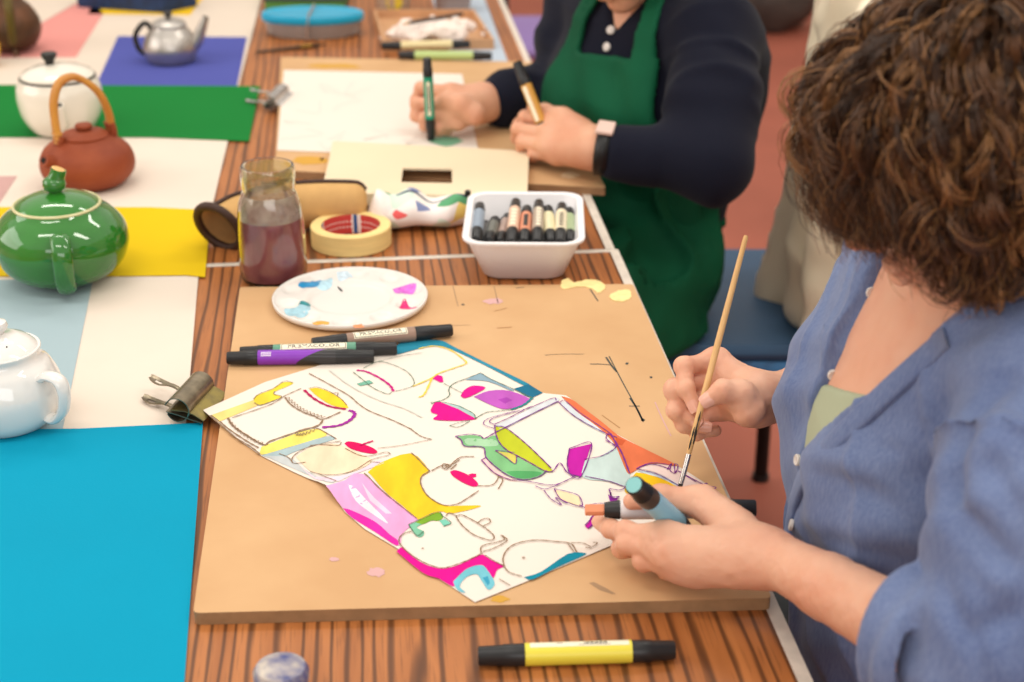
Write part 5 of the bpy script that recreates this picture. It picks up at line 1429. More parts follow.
# ================================================================== PEOPLE
def T(x, y, h): return np.array([x, y, TZ + h])
def poly_sdf(P2, poly):
    poly = np.asarray(poly, float); n = len(poly)
    d = np.full(len(P2), 1e9); ins = np.zeros(len(P2), bool)
    for i in range(n):
        a, b_ = poly[i], poly[(i + 1) % n]; e = b_ - a; w = P2 - a
        t = np.clip((w @ e) / (e @ e + 1e-12), 0, 1)
        d = np.minimum(d, ((w - t[:, None] * e) ** 2).sum(1))
        c1 = P2[:, 1] >= a[1]; c2 = P2[:, 1] < b_[1]; c3 = e[0] * w[:, 1] > e[1] * w[:, 0]
        ins ^= (c1 & c2 & c3) | (~c1 & ~c2 & ~c3)
    return np.where(ins, -1, 1) * np.sqrt(d)
def loft_sdf(p, hs, cx, cy, a, b_, ang=0.0, pw=2.2):
    """upright body of stacked ellipses; a = half depth along ang, b = half width"""
    h = p[:, 2] - TZ
    q = p[:, :2] - np.stack([np.interp(h, hs, cx), np.interp(h, hs, cy)], 1)
    c, s = math.cos(ang), math.sin(ang)
    u = q[:, 0] * c + q[:, 1] * s; w = -q[:, 0] * s + q[:, 1] * c
    A_ = np.interp(h, hs, a); B_ = np.interp(h, hs, b_)
    k = (np.abs(u / A_) ** pw + np.abs(w / B_) ** pw) ** (1 / pw)
    d = (k - 1) * np.minimum(A_, B_) * (1 + .25 * (np.maximum(A_, B_) / np.minimum(A_, B_) - 1) * np.abs(w / B_))
    return np.maximum(d, np.maximum(h - hs[-1], hs[0] - h)) * .8

def skin_mat(name, rgb, rgb2):
    m = mat(name, rgb, .45, spec=.4, rgb2=rgb2, vscale=16, bump=.12, bscale=260, sss=.12)
    return m
SK1 = skin_mat('skin_warm', (224, 174, 146), (214, 154, 126)); SK2 = skin_mat('skin_fair', (220, 168, 138), (212, 152, 122))
NAIL = mat('nail_pink', (222, 168, 148), .25, spec=.5)

def hand_sdf(wrist, rw, fingers, thumb, fr=(.0098, .0088, .0078, .0066), sc=1.0, web=.012):
    """palm spread from the wrist to each knuckle, four separate curled fingers and a thumb leaving the side of the palm"""
    frs = [np.array(fr) * sc * k for k in (1.0, 1.04, .98, .84)]
    def f(p):
        palm = None
        for (j, r) in zip(fingers, frs):
            e = rcone(p, wrist * .8 + j[0] * .2, j[0], rw * .78, r[0] * 1.22)
            palm = e if palm is None else smin(palm, e, .018)
        for i in range(3):
            e = rcone(p, fingers[i][0], fingers[i + 1][0], frs[i][0] * 1.1, frs[i + 1][0] * 1.1); palm = smin(palm, e, .012)
        th = chain(p, [thumb[0], thumb[1], thumb[2], thumb[3]], [.0165 * sc, .0125 * sc, .0102 * sc, .0078 * sc], .006)
        palm = smin(palm, rcone(p, wrist, thumb[1], rw * .7, .0125 * sc), .016)
        d = smin(palm, th, .010)
        for (j, r) in zip(fingers, frs):
            g = chain(p, j, r, .0035)
            for q in (1, 2): g = smin(g, np.linalg.norm(p - j[q], axis=1) - r[q] * 1.06, .004)
            d = np.minimum(d, smin(palm, g, web)) if False else smin(d, np.minimum(smin(palm, g, web), g), .0012)
        return d
    return f
def nail(parent, tip, dip, out, r, m=NAIL):
    """small curved nail plate on the fingertip; out = direction it faces"""
    ax = (tip - dip) / np.linalg.norm(tip - dip); o = out - ax * out.dot(ax); o /= np.linalg.norm(o); sd = np.cross(ax, o)
    V = []; F = []; nu, nv = 7, 6
    for i in range(nu):
        for k in range(nv):
            a = (k / (nv - 1) - .5) * 1.9; f = i / (nu - 1); w = 1 - .35 * (2 * f - 1) ** 4
            P = tip + ax * (r * (.95 - 1.75 * (1 - f))) * 1.0 + sd * math.sin(a * w) * r * 1.02 + o * (math.cos(a * w) * r * 1.03 - .35 * r * max(0, f - .6) ** 1 + .0002)
            V.append(P)
    for i in range(nu - 1):
        for k in range(nv - 1):
            a = i * nv + k; F.append((a, a + 1, a + nv + 1, a + nv))
    n0 = np.cross(V[F[0][1]] - V[F[0][0]], V[F[0][2]] - V[F[0][0]])
    if n0.dot(o) < 0: F = [f[::-1] for f in F]
    return mesh_obj('fingernail', np.array(V), F, m, parent)
def head_sdf(c, Fw, Up, sc=1.0):
    Fw = np.asarray(Fw, float); Fw /= np.linalg.norm(Fw); Up = np.asarray(Up, float); Up = Up - Fw * Up.dot(Fw); Up /= np.linalg.norm(Up)
    R = np.cross(Fw, Up)
    M = np.array([R, Fw, Up]).T
    def loc(x, y, z): return c + M @ (np.array([x, y, z]) * sc)
    def f(p):
        q = (p - c) @ M / sc
        d = ellip(q, (0, -.012, .030), (.074, .092, .086))
        d = smin(d, ellip(q, (0, .022, -.045), (.056, .060, .062)), .03)
        d = smin(d, ellip(q, (0, .062, -.092), (.024, .022, .018)), .022)
        for s in (-1, 1):
            d = smin(d, ellip(q, (s * .040, .052, -.022), (.026, .022, .022)), .018)      # cheeks
            d = smax(d, -ellip(q, (s * .031, .092, .004), (.018, .016, .011)), .012)      # eye sockets
            d = smin(d, ellip(q, (s * .031, .0722, .0062), (.0130, .0132, .0105)), .003)    # lids over the eyes
            d = smin(d, rcone(q, (s * .012, .085, .020), (s * .045, .072, .020), .006, .004), .008)  # brow
            e = ellip(q, (s * .077, -.008, -.008), (.007, .018, .030)); e = smax(e, -ellip(q, (s * .084, -.004, -.004), (.006, .010, .018)), .004); d = smin(d, e, .005)
            d = smin(d, ellip(q, (s * .0115, .094, -.028), (.008, .010, .007)), .005)     # nostril wings
        d = smin(d, rcone(q, (0, .084, .014), (0, .108, -.022), .007, .0105), .008)        # nose
        d = smin(d, ellip(q, (0, .088, -.052), (.022, .010, .0055)), .004)                 # upper lip
        d = smin(d, ellip(q, (0, .086, -.063), (.019, .010, .006)), .004)                  # lower lip
        d = smax(d, -ellip(q, (0, .099, -.0575), (.021, .006, .0012)), .002)
        return d * sc
    return f, loc, M

def curls(name, parent, c, M, sc, count, per, L0, L1, mats, seed, rad=.0006, curl=(.005, .011), spread=.006, gf=1.0, env=(1.0, 1.0, 1.0), faceopen=.28, elim=.10):
    """curly hair: guide locks leave the scalp, fall under their weight and coil; each lock is a bundle of fine strands"""
    g = np.random.default_rng(seed); n = 36
    VV = []; FF = []; MI = []; off = 0
    er = np.array([.078, .096, .090]) * sc; ec = np.array([0, -.012, .030]) * sc
    for k in range(count):
        for _ in range(60):
            v = g.normal(size=3); v /= np.linalg.norm(v)
            if v[2] < -.55: continue
            if v[1] > faceopen and v[2] < .52 and abs(v[0]) < .86: continue
            break
        pl = ec + v * er; nl = v / er; nl /= np.linalg.norm(nl)
        p = c + M @ pl; d = M @ nl
        cr_ = np.array([0, -.30, .95]); fl = M @ (v - cr_ * 1.0); fl -= d * fl.dot(d); fl /= np.linalg.norm(fl) + 1e-9; fl = fl * min(1.0, np.linalg.norm(v - cr_) / .7)
        tang = g.normal(size=3); tang -= d * tang.dot(d); tang /= np.linalg.norm(tang)
        lay = g.uniform(0, 1) ** .8
        d = d * (.25 + .5 * lay * (1 - max(0.0, d[2]))) + fl * .75 + tang * .30; d /= np.linalg.norm(d)
        L = g.uniform(L0, L1); ds = L / (n - 1)
        P = [p]; vel = d
        for i in range(1, n):
            t = i / (n - 1)
            vel = vel + np.array([0, 0, -1.0]) * gf * ds * (6 + 14 * t) + g.normal(size=3) * .06
            q = (P[-1] - c) @ M - ec; rr = np.linalg.norm(q / (er * np.array(env)))
            if rr < 1.07: vel = vel + (M @ (q / np.linalg.norm(q))) * (1.07 - rr) * 3.0
            qn = M @ (q / np.linalg.norm(q)); lim_ = 1.06 + (.06 + elim * (1 - max(0, qn[2])) ** .8) * lay
            if rr > lim_: vel = vel - qn * (rr - lim_) * 2.6
            elif i < n * .6: vel = vel + qn * (lim_ - rr) * .55
            vel /= np.linalg.norm(vel); P.append(P[-1] + vel * ds)
        P = np.array(P)
        ql = (P - c) @ M / sc; bad = np.where((ql[:, 1] > .050) & (ql[:, 2] < -.012) & (np.abs(ql[:, 0]) < .066))[0]
        if len(bad):                       # a lock stops short of the lower face
            if bad[0] < 5: continue
            u_ = np.linspace(0, bad[0], n); P = np.stack([np.interp(u_, np.arange(n), P[:, i_]) for i_ in range(3)], 1); L = L * bad[0] / (n - 1)
        Tn = np.gradient(P, axis=0); Tn /= np.linalg.norm(Tn, axis=1)[:, None]
        a = np.cross(Tn, g.normal(size=3)); a /= np.linalg.norm(a, axis=1)[:, None]; b_ = np.cross(Tn, a)
        # keep the frame from flipping
        for i in range(1, n):
            a[i] = a[i - 1] - Tn[i] * a[i - 1].dot(Tn[i]); a[i] /= np.linalg.norm(a[i]); b_[i] = np.cross(Tn[i], a[i])
        s = np.linspace(0, L, n); t = s / L
        wl = g.uniform(.048, .085); ph = g.uniform(0, 6.28); cr = g.uniform(*curl); hand = g.choice([-1, 1])
        mi = g.choice(len(mats), p=[.42, .40, .18][:len(mats)] if len(mats) == 3 else None)
        for q in range(per):
            o1 = g.normal(size=2) * spread * .55; php = ph + g.normal() * .42; m_q = mi if g.random() < .72 else g.choice(len(mats)); crr = cr * g.uniform(.75, 1.25); lim = g.uniform(.8, 1.0)
            A_ = 2 * math.pi * s * lim / wl * hand + php
            env_ = np.clip(t * 3, 0, 1)
            sp = (.45 + .75 * t)
            S = P + a * (crr * env_ * np.cos(A_) + o1[0] * sp)[:, None] + b_ * (crr * env_ * np.sin(A_) + o1[1] * sp)[:, None]
            if lim < 1: S = S[0] + (S - S[0]) * 1.0
            fz = g.normal(size=3) * .004; S = S + fz * (t ** 2)[:, None]
            Ts = np.gradient(S, axis=0); Ts /= np.linalg.norm(Ts, axis=1)[:, None] + 1e-9
            x = np.cross(Ts, (.3, .5, .8)); x /= np.linalg.norm(x, axis=1)[:, None] + 1e-9; y = np.cross(Ts, x)
            w = rad * (1 - .65 * t ** 2)
            ring = np.stack([S + (x * math.cos(an) + y * math.sin(an)) * w[:, None] for an in (0, 2.094, 4.189)], 1).reshape(-1, 3)
            i0 = np.arange(n - 1)[:, None] * 3; kk = np.array([0, 1, 2]); k2 = np.array([1, 2, 0])
            F = np.stack([i0 + kk, i0 + k2, i0 + 3 + k2, i0 + 3 + kk], -1).reshape(-1, 4) + off
            VV.append(ring); FF.append(F); MI.append(np.full(len(F), m_q)); off += len(ring)
    return mesh_obj(name, np.concatenate(VV), np.concatenate(FF), mats, parent, mids=np.concatenate(MI))

def eyeball(parent, loc, M, s):
    c = loc(s * .031, .0738, .0005); m = MB()
    pr = [(.0118 * math.sin(a), .0118 * math.cos(a)) for a in np.linspace(0, math.pi, 17)]
    z = M @ np.array([0, .80, -.60]); x = M @ np.array([1.0, 0, 0]); y = np.cross(z, x)
    m.lathe(pr, c, 24, R=np.array([x, y, z]).T, mis=[2, 1, 1] + [0] * 13)
    return m.build('eye', [mat('eye_white', (224, 216, 208), .15), mat('iris_brown', (78, 52, 32), .15), mat('pupil', (12, 10, 10), .1)], parent)
def chair_under(label, x0, x1, y0, y1, back_x):
    sz = TZ - .285
    t = thing('chair', label, 'chair', ((x0 + x1) / 2, (y0 + y1) / 2, 0))
    m_ = MATS['blue_vinyl']; bl = MATS['black_steel']
    b_ = MB(); b_.box(((x0 + x1) / 2, (y0 + y1) / 2, sz - .012), (x1 - x0, y1 - y0, .028), bev=.012); b_.build('seat', m_, t)
    b_ = MB(); b_.box(((x0 + x1) / 2, (y0 + y1) / 2, sz - .049), (x1 - x0 - .002, y1 - y0 - .002, .044), bev=.008); b_.build('seat_edge', MATS['worn_blue_edge'], t)
    for x in (x0 + .05, x1 - .05):
        for y in (y0 + .03, y1 - .03):
            b_ = MB(); b_.tube([(x, y, sz - .07), (x, y, .002)], .0135, 12); b_.build('leg', bl, t)
    for y in (y0 + .03, y1 - .03):
        b_ = MB(); b_.tube(bez([(x1 - .02, y, sz - .05), (x1 + .02, y, sz + .1), (x1 + .06, y, sz + .30)], 12), .012, 12); b_.build('back_post', bl, t)
    b_ = MB(); b_.box((x1 + .055, (y0 + y1) / 2, sz + .27), (.028, y1 - y0, .15), bev=.012); b_.build('backrest', m_, t)

# ------------------------------------------------------------------ person painting (blue shirt)
Hc = D(988, 162, 1.19); FW1 = np.array([-.92, .06, -.39]); 
head1, hloc1, HM1 = head_sdf(Hc, FW1, (0, 0, 1))
S_n, E_n, W_n = T(.415, 1.045, .265), T(.318, .905, .112), J(774, 558, .062)
S_f, E_f, W_f = T(.385, 1.405, .235), T(.44, 1.50, .055), J(758, 400, .083)
HS = np.array([-.30, -.20, -.10, 0, .05, .10, .16, .22, .27, .31, .335])
FX = np.array([.280, .272, .272, .262, .256, .255, .260, .280, .305, .333, .355])
AA = np.array([.165, .160, .145, .132, .128, .126, .122, .110, .092, .07, .045])
BB = np.array([.190, .185, .172, .160, .160, .164, .170, .172, .160, .125, .07])
CX = FX + AA; CY = np.array([1.23] * 6 + [1.225, 1.222, 1.22, 1.218, 1.215])
def torso1(p):
    d = loft_sdf(p, HS, CX, CY, AA, BB)
    for y in (1.145, 1.30): d = smin(d, ellip(p, T(.338, y, .115), (.075, .072, .072)), .05)
    for S_, r in ((S_n, .058), (S_f, .054)): d = smin(d, rcone(p, T(.40, 1.22, .285), S_, .055, r), .05)
    return d
neck0 = T(.392, 1.185, .28); neck1 = Hc - HM1[:, 1] * .03 - HM1[:, 2] * .045
def upper_body1(p):
    d = torso1(p)
    d = smin(d, rcone(p, neck0, neck1, .056, .052), .035)
    return smin(d, head1(p), .012)
# near hand (left): holds two pens
def Jx(*a): return J(*a)
LH = [[Jx(664, 538, .062), Jx(626, 532, .054), Jx(611, 529, .041), Jx(599, 522, .034)],
      [Jx(671, 552, .055), Jx(628, 543, .048), Jx(622, 548, .031), Jx(640, 551, .025)],
      [Jx(682, 564, .045), Jx(644, 560, .038), Jx(644, 562, .025), Jx(662, 562, .022)],
      [Jx(696, 571, .037), Jx(667, 570, .029), Jx(668, 571, .022), Jx(684, 570, .020)]]
LT = [Jx(738, 529, .066), Jx(702, 502, .072), Jx(661, 497, .074), Jx(632, 501, .069)]
lh = hand_sdf(W_n, .0215, LH, LT)
def arm_n(p):
    d = chain(p, [S_n, E_n], [.034, .029]); f = E_n + (W_n - E_n) * .30
    fa = chain(p, [E_n, f, E_n + (W_n - E_n) * .7, W_n], [.029, .030, .0258, .0215], .006)
    return smin(smin(d, fa, .012), lh(p), .012)
# far hand (right): pencil grip on the brush
RH = [[J(716, 362, .104), J(684, 366, .110), J(686, 389, .094), J(694.5, 406, .081)],
      [J(717, 376, .090), J(674, 389, .090), J(678, 408, .072), J(697, 421, .064)],
      [J(719, 392, .078), J(676, 410, .072), J(684, 424, .056), J(705, 427, .054)],
      [J(724, 406, .066), J(688, 425, .054), J(697, 433, .042), J(716, 431, .042)]]
RT = [J(748, 410, .090), J(740, 395, .104), J(723, 391, .111), J(708, 400, .103)]
rh = hand_sdf(W_f, .0225, RH, RT)
def arm_f(p):
    d = chain(p, [S_f, E_f], [.045, .042])
    fa = chain(p, [E_f, E_f + (W_f - E_f) * .35, E_f + (W_f - E_f) * .7, W_f], [.036, .035, .028, .0222], .02)
    return smin(smin(d, fa, .02), rh(p), .014)
V0, F0 = sdf_mesh(upper_body1, T(.14, .95, -.31), T(.64, 1.48, .62), .0042)
pts = np.array([S_n, E_n, W_n] + [q for j in LH + [LT] for q in j])
V1, F1 = sdf_mesh(lambda p: smax(arm_n(p), -(np.linalg.norm(p - S_n, axis=1) - .05), .01), pts.min(0) - .06, pts.max(0) + .06, .0019)
pts = np.array([S_f, E_f, W_f] + [q for j in RH + [RT] for q in j])
V2, F2 = sdf_mesh(lambda p: smax(arm_f(p), -(np.linalg.norm(p - S_f, axis=1) - .05), .01), pts.min(0) - .06, pts.max(0) + .06, .0019)
def skin_relief(V, f):
    N_ = grad(f, V, .002); return V + N_ * (.00045 * vnoise(V * 130) + .0003 * vnoise(V * 320))[:, None]
V1 = skin_relief(V1, arm_n); V2 = skin_relief(V2, arm_f)
VB = np.concatenate([V0, V1, V2]); FB = np.concatenate([F0, F1 + len(V0), F2 + len(V0) + len(V1)])
P1 = mesh_obj('person', VB, FB, SK1, None, loc=np.array([.42, 1.23, TZ - .31]))
tag(P1, 'person with curly brown hair in a rolled sleeve blue shirt, bent over painting', 'person')
cdir = (CAM - RH[0][3]) / np.linalg.norm(CAM - RH[0][3])
nail(P1, RT[3], RT[2], cdir + np.array([.2, 0, .25]), .0080)
nail(P1, RH[0][3], RH[0][2], cdir + np.array([-.3, 0, -.1]), .0068)
nail(P1, RH[1][3], RH[1][2], cdir + np.array([0, 0, -.3]), .0068)
nail(P1, RH[2][3], RH[2][2], cdir + np.array([.2, 0, .1]), .0066)
for s in (-1, 1):
    eyeball(P1, hloc1, HM1, s)

# ---- blue shirt
def ridge(p, k): return (1 - np.abs(vnoise(p * k))) ** 4
def fold(p):
    u = p @ np.array([.35, .62, .70]); v = p @ np.array([.2, -.75, .62]); w_ = p @ np.array([.9, .1, -.3])
    q = np.stack([u * 7, v * 26, w_ * 12], 1)
    return .0045 * vnoise(p * 14 + 2) - .0050 * (1 - np.abs(vnoise(q + 4))) ** 5 + .0015 * vnoise(p * 40)
def sl_n(p):
    ax = (E_n - S_n); L = np.linalg.norm(ax); ax = ax / L; t = (p - S_n) @ ax
    m0 = E_n + (W_n - E_n) * .10
    tc_ = np.clip((.80 * L - t) / .06, 0, 1)
    d = chain(p, [S_n + np.array([0, .02, .0]), S_n * .5 + E_n * .5 + np.array([.014, -.010, .006]), S_n * .2 + E_n * .8 + np.array([.014, -.004, -.002])], [.072, .080, .068], .04)
    d = smin(d, rcone(p, E_n, E_n + (W_n - E_n) * .06, .048, .044), .015)
    w = .0065 * np.sin(t * 105 + 7 * vnoise(p * 9)) * np.clip((t - .06) / .1, 0, 1)
    x_ = np.stack([t * 30, (p @ np.array([.6, .3, -.5])) * 13, p[:, 2] * 11], 1)
    return d + w * .5 + .006 * vnoise(p * 15) - .010 * tc_ * (1 - np.abs(vnoise(x_ + 7))) ** 4
def cuff_n(p):
    u = (W_n - E_n) / np.linalg.norm(W_n - E_n); L = np.linalg.norm(W_n - E_n)
    t = (p - E_n) @ u; q = p - E_n - t[:, None] * u; r = np.linalg.norm(q, axis=1)
    rr = .0575 + .004 * vnoise(p * 20) + .0025 * np.sin(t * 240 + 3 * vnoise(p * 12))
    t1 = L * .285 + .007 * vnoise(p * 14) ; t0 = L * .06
    body = np.maximum(np.maximum(t - t1, t0 - t), r - rr)
    body = smax(smax(t - t1, t0 - t, .006), r - rr, .020)
    return smax(body, -(r - .0475 - .004 * vnoise(p * 20 + 9)), .004)
def sl_f(p):
    c0 = E_f + (W_f - E_f) * .30
    d = chain(p, [S_f, S_f * .5 + E_f * .5, E_f, c0 + np.array([0, 0, .008])], [.064, .066, .066, .052], .03)
    return d + .006 * vnoise(p * 18) + .004 * np.sin((p @ np.array([60, 40, 70.])) + 4 * vnoise(p * 10))
def cuff_f(p):
    u = (W_f - E_f) / np.linalg.norm(W_f - E_f); L = np.linalg.norm(W_f - E_f)
    o = E_f + np.array([0, 0, .006]); t = (p - o) @ u; q = p - o - t[:, None] * u; r = np.linalg.norm(q, axis=1)
    body = smax(smax(t - L * .56 - .006 * vnoise(p * 16), L * .2 - t, .006), r - .055 - .004 * vnoise(p * 25), .016)
    return smax(body, -(r - .047), .004)
def shirt_base(p): return torso1(p) - .008
vpoly = [(1.205, .095), (1.172, .155), (1.128, .215), (1.100, .275), (1.085, .34), (1.29, .34), (1.235, .275), (1.213, .21), (1.212, .14)]
vpoly = [(y, TZ + z) for y, z in vpoly]
def collar1(p):
    """turned collar: a flared band standing round the neck, open at the throat"""
    ax = (neck1 - neck0); ax = ax / np.linalg.norm(ax); o = T(.392, 1.215, .268)
    axc = np.array([-.16, 0, .98]); axc /= np.linalg.norm(axc)
    t = (p - o) @ axc; q = p - o - t[:, None] * axc; r = np.linalg.norm(q / np.array([1.0, 1.12, 1.0]), axis=1)
    rr = .078 + (.055 - t) * .42
    d = np.abs(r - rr) - .0028
    return smax(smax(t - .055 + .008 * (q[:, 0] > 0), -.012 - t, .003), d, .003)
def shirt1(p):
    d = shirt_base(p) + fold(p)
    # soft creases running from the buttons and the armpit
    d = d + .0016 * np.sin((p[:, 1] - 1.2) * 60 + (p[:, 2] - TZ) * 95 + 3.0 * vnoise(p * 8)) * np.clip(1.25 - np.abs(p[:, 2] - TZ - .12) * 5, 0, 1)
    wedge = np.maximum(poly_sdf(p[:, 1:], vpoly), p[:, 0] - .44)
    d = smax(d, -wedge, .004)
    nb = smax(rcone(p, neck0, neck1, .062, .058), -(p[:, 2] - TZ - .2), .01)
    d = smax(d, -rcone(p, neck0 + np.array([0, 0, -.0]), neck1, .0585, .056), .006)
    cb = smax(collar1(p), -np.maximum(poly_sdf(p[:, 1:], vpoly), p[:, 0] - .375), .003)
    d = np.minimum(d, cb)
    d = smin(d, sl_n(p), .010); d = smin(d, sl_f(p), .02)
    d = np.minimum(d, cuff_n(p)); d = np.minimum(d, cuff_f(p))
    # hollow where the forearms pass out of the cuffs
    return d * .85
V, F = sdf_mesh(shirt1, T(.13, .80, -.30), T(.66, 1.62, .42), .0032)
def denim(name):
    m = bpy.data.materials.new(name); m.use_nodes = True; nt = m.node_tree; N = nt.nodes; L = nt.links; b_ = N['Principled BSDF']
    t = N.new('ShaderNodeTexCoord')
    def nz(scale, sc=(1, 1, 1), det=3):
        q = N.new('ShaderNodeMapping'); q.inputs['Scale'].default_value = sc; L.new(t.outputs['Object'], q.inputs['Vector'])
        n = N.new('ShaderNodeTexNoise'); n.inputs['Scale'].default_value = scale; n.inputs['Detail'].default_value = det; L.new(q.outputs['Vector'], n.inputs['Vector']); return n.outputs['Fac']
    r = N.new('ShaderNodeValToRGB'); e = r.color_ramp.elements; e[0].position = .3; e[0].color = s2l((80, 96, 138)); e[1].position = .72; e[1].color = s2l((116, 131, 166))
    mx = N.new('ShaderNodeMath'); mx.operation = 'MULTIPLY_ADD'; mx.inputs[1].default_value = .5; L.new(nz(420, (1, 1, .25)), mx.inputs[0])
    hf = N.new('ShaderNodeMath'); hf.operation = 'MULTIPLY'; hf.inputs[1].default_value = .5; L.new(nz(12), hf.inputs[0]); L.new(hf.outputs[0], mx.inputs[2])
    L.new(mx.outputs[0], r.inputs['Fac']); L.new(r.outputs['Color'], b_.inputs['Base Color'])
    bp = N.new('ShaderNodeBump'); bp.inputs['Strength'].default_value = .25; bp.inputs['Distance'].default_value = .0015; L.new(nz(600), bp.inputs['Height']); L.new(bp.outputs['Normal'], b_.inputs['Normal'])
    b_.inputs['Roughness'].default_value = .8; b_.inputs['Specular IOR Level'].default_value = .2
    b_.inputs['Sheen Weight'].default_value = .15
    return m
FOLDS = [(-.012, .011, [(965, 430), (952, 460), (950, 490), (962, 520), (978, 528)]), (-.007, .012, [(1015, 372), (985, 400), (965, 430)]), (.007, .012, [(1012, 415), (985, 445), (972, 485)]),
         (-.006, .008, [(944, 585), (953, 612), (970, 640), (982, 678)]), (-.007, .009, [(962, 520), (990, 545), (1020, 572)]), (-.006, .008, [(970, 640), (995, 622), (1020, 612)]),
         (.005, .012, [(985, 590), (1000, 580), (1020, 590)]), (.004, .020, [(1000, 345), (930, 402), (880, 470)]), (-.004, .007, [(862, 300), (845, 330), (828, 368)]), (.003, .006, [(870, 303), (853, 335), (838, 372)]),
         (-.003, .006, [(880, 447), (905, 452)]), (-.004, .010, [(806, 470), (840, 480), (880, 500), (920, 530)]), (.003, .010, [(802, 455), (840, 462), (890, 480)]), (-.004, .010, [(800, 530), (840, 545), (890, 555)]),
         (-.006, .009, [(985, 450), (1005, 490), (1020, 520)]), (.004, .012, [(990, 430), (1012, 470)]), (-.005, .007, [(905, 600), (912, 630), (908, 660)])]
NV = grad(shirt1, V, .003)
for amp, wd, pix in FOLDS:
    q = [march(shirt1, *z) for z in pix]; q = [z for z in q if z is not None]
    if len(q) < 2: continue
    q = bez(q, 40); dmin = np.full(len(V), 1e9); tt = np.zeros(len(V))
    near = np.where((np.abs(V - q.mean(0)) < .2).all(1))[0]
    D2 = ((V[near][:, None, :] - q[None]) ** 2).sum(-1); j = D2.argmin(1); dm = D2[np.arange(len(near)), j]
    env_ = np.sin(np.clip((j + 1.5) / (len(q) + 2), 0, 1) * math.pi) ** .5
    V[near] += NV[near] * (amp * env_ * np.exp(-dm / wd ** 2))[:, None]
V = relax(V, F, 3)
shirt = mesh_obj('shirt', V, F, denim('chambray'), P1)
def on_surface(f, px, py, lift=0.0):
    p = march(f, px, py); n = grad(f, p[None])[0]; return p + n * lift, n
def button(px, py, r=.0052):
    try: p, n = on_surface(shirt1, px, py, .0004)
    except Exception: return
    x = np.cross(n, (0, 0, 1)); x /= np.linalg.norm(x); y = np.cross(n, x); R_ = np.array([x, y, n]).T
    m = MB(); m.lathe([(0, -.001), (r, -.001), (r, .0012), (r * .85, .0020), (r * .7, .0014), (0, .0013)], p, 24, R=R_)
    b_ = m.build('button', mat('button_pearl', (214, 206, 200), .2, spec=.6), shirt)
for q in ((833.5, 375), (798, 460), (792, 525), (872, 293)): button(*q)
# placket edge: stitched band along both open edges and down the front
def band(pix, w, th, name='placket'):
    P = []; Nn = []
    for q in pix:
        h = march(shirt1, *q)
        if h is None: continue
        P.append(h); Nn.append(grad(shirt1, h[None], .004)[0])
    P = np.array(P); Nn = np.array(Nn)
    for _ in range(2):
        P[1:-1] = (P[:-2] + 2 * P[1:-1] + P[2:]) / 4; Nn[1:-1] = (Nn[:-2] + 2 * Nn[1:-1] + Nn[2:]) / 4
    Tn = np.gradient(P, axis=0); Tn /= np.linalg.norm(Tn, axis=1)[:, None]; S = np.cross(Tn, Nn); S /= np.linalg.norm(S, axis=1)[:, None]
    m = MB(); n = 12; V = []
    for i in range(len(P)):
        for k in range(n):
            a = 2 * math.pi * k / n; cx = math.copysign(abs(math.cos(a)) ** .5, math.cos(a)); sy = math.copysign(abs(math.sin(a)) ** .7, math.sin(a))
            V.append(P[i] + S[i] * cx * w / 2 + Nn[i] * sy * th)
    Fq = []
    for i in range(len(P) - 1):
        for k in range(n): Fq.append((i * n + k, i * n + (k + 1) % n, (i + 1) * n + (k + 1) % n, (i + 1) * n + k))
    Fq.append(tuple(range(n))); Fq.append(tuple((len(P) - 1) * n + k for k in range(n))[::-1])
    mesh_obj(name, np.array(V), Fq, bpy.data.materials['chambray'], shirt)
band([(948, 338), (930, 354), (908, 373), (886, 393), (864, 413), (843, 434), (824, 452), (808, 466), (799, 480), (794, 500), (791, 520), (789, 540)], .020, .0040)
# undershirt in the opening
def tank(p):
    d = torso1(p) - .0035
    lim = np.maximum(p[:, 2] - TZ - .170 - .35 * np.abs(p[:, 1] - 1.235), p[:, 0] - .42)
    inside = poly_sdf(p[:, 1:], vpoly) - .012
    return smax(smax(smax(d, lim, .003), inside, .002), -(torso1(p) + .004), .002)
V, F = sdf_mesh(tank, T(.2, 1.06, .02), T(.45, 1.40, .22), .0036)
mesh_obj('undershirt', V, F, mat('pale_green_knit', (164, 170, 142), .85, bump=.1, bscale=500), P1)
# trousers, shoes
def legs(p, hips, knees, feet, r=(.092, .078, .055)):
    d = None
    for a, b_, c_ in zip(hips, knees, feet):
        e = chain(p, [a, b_, c_], r, .04); d = e if d is None else smin(d, e, .03)
    return d
hp = [T(.46, 1.15, -.17), T(.46, 1.32, -.165)]; kn = [T(.06, 1.12, -.22), T(.05, 1.42, -.18)]; ft = [np.array([.10, 1.10, .09]), np.array([.12, 1.42, .09])]
def trou1(p):
    d = legs(p, hp, kn, ft); d = smin(d, ellip(p, T(.46, 1.235, -.20), (.125, .165, .095)), .03)
    return np.maximum(d + .006 * vnoise(p * 14), .085 - p[:, 2])
V, F = sdf_mesh(trou1, (-.08, .95, .06), (.66, 1.58, TZ - .04), .009)
mesh_obj('trousers', V, F, mat('grey_trousers', (96, 102, 104), .85, bump=.1, bscale=300), P1)
def shoes(parent, feet, d, rgb):
    for f_ in feet:
        def s(p):
            a = np.array([f_[0], f_[1], .055]); b_ = a + np.array([d[0], d[1], 0]) * .15 - np.array([0, 0, .018])
            return np.maximum(smin(rcone(p, a, b_, .046, .036), rcone(p, a, a + np.array([0, 0, .05]), .044, .044), .02), .002 - p[:, 2])
        V, F = sdf_mesh(s, (f_[0] - .26, f_[1] - .26, -.01), (f_[0] + .26, f_[1] + .26, .17), .008)
        mesh_obj('shoe', V, F, mat('shoe_%02x' % rgb[0], rgb, .5), parent)
shoes(P1, ft, (-1, .05), (52, 44, 40))
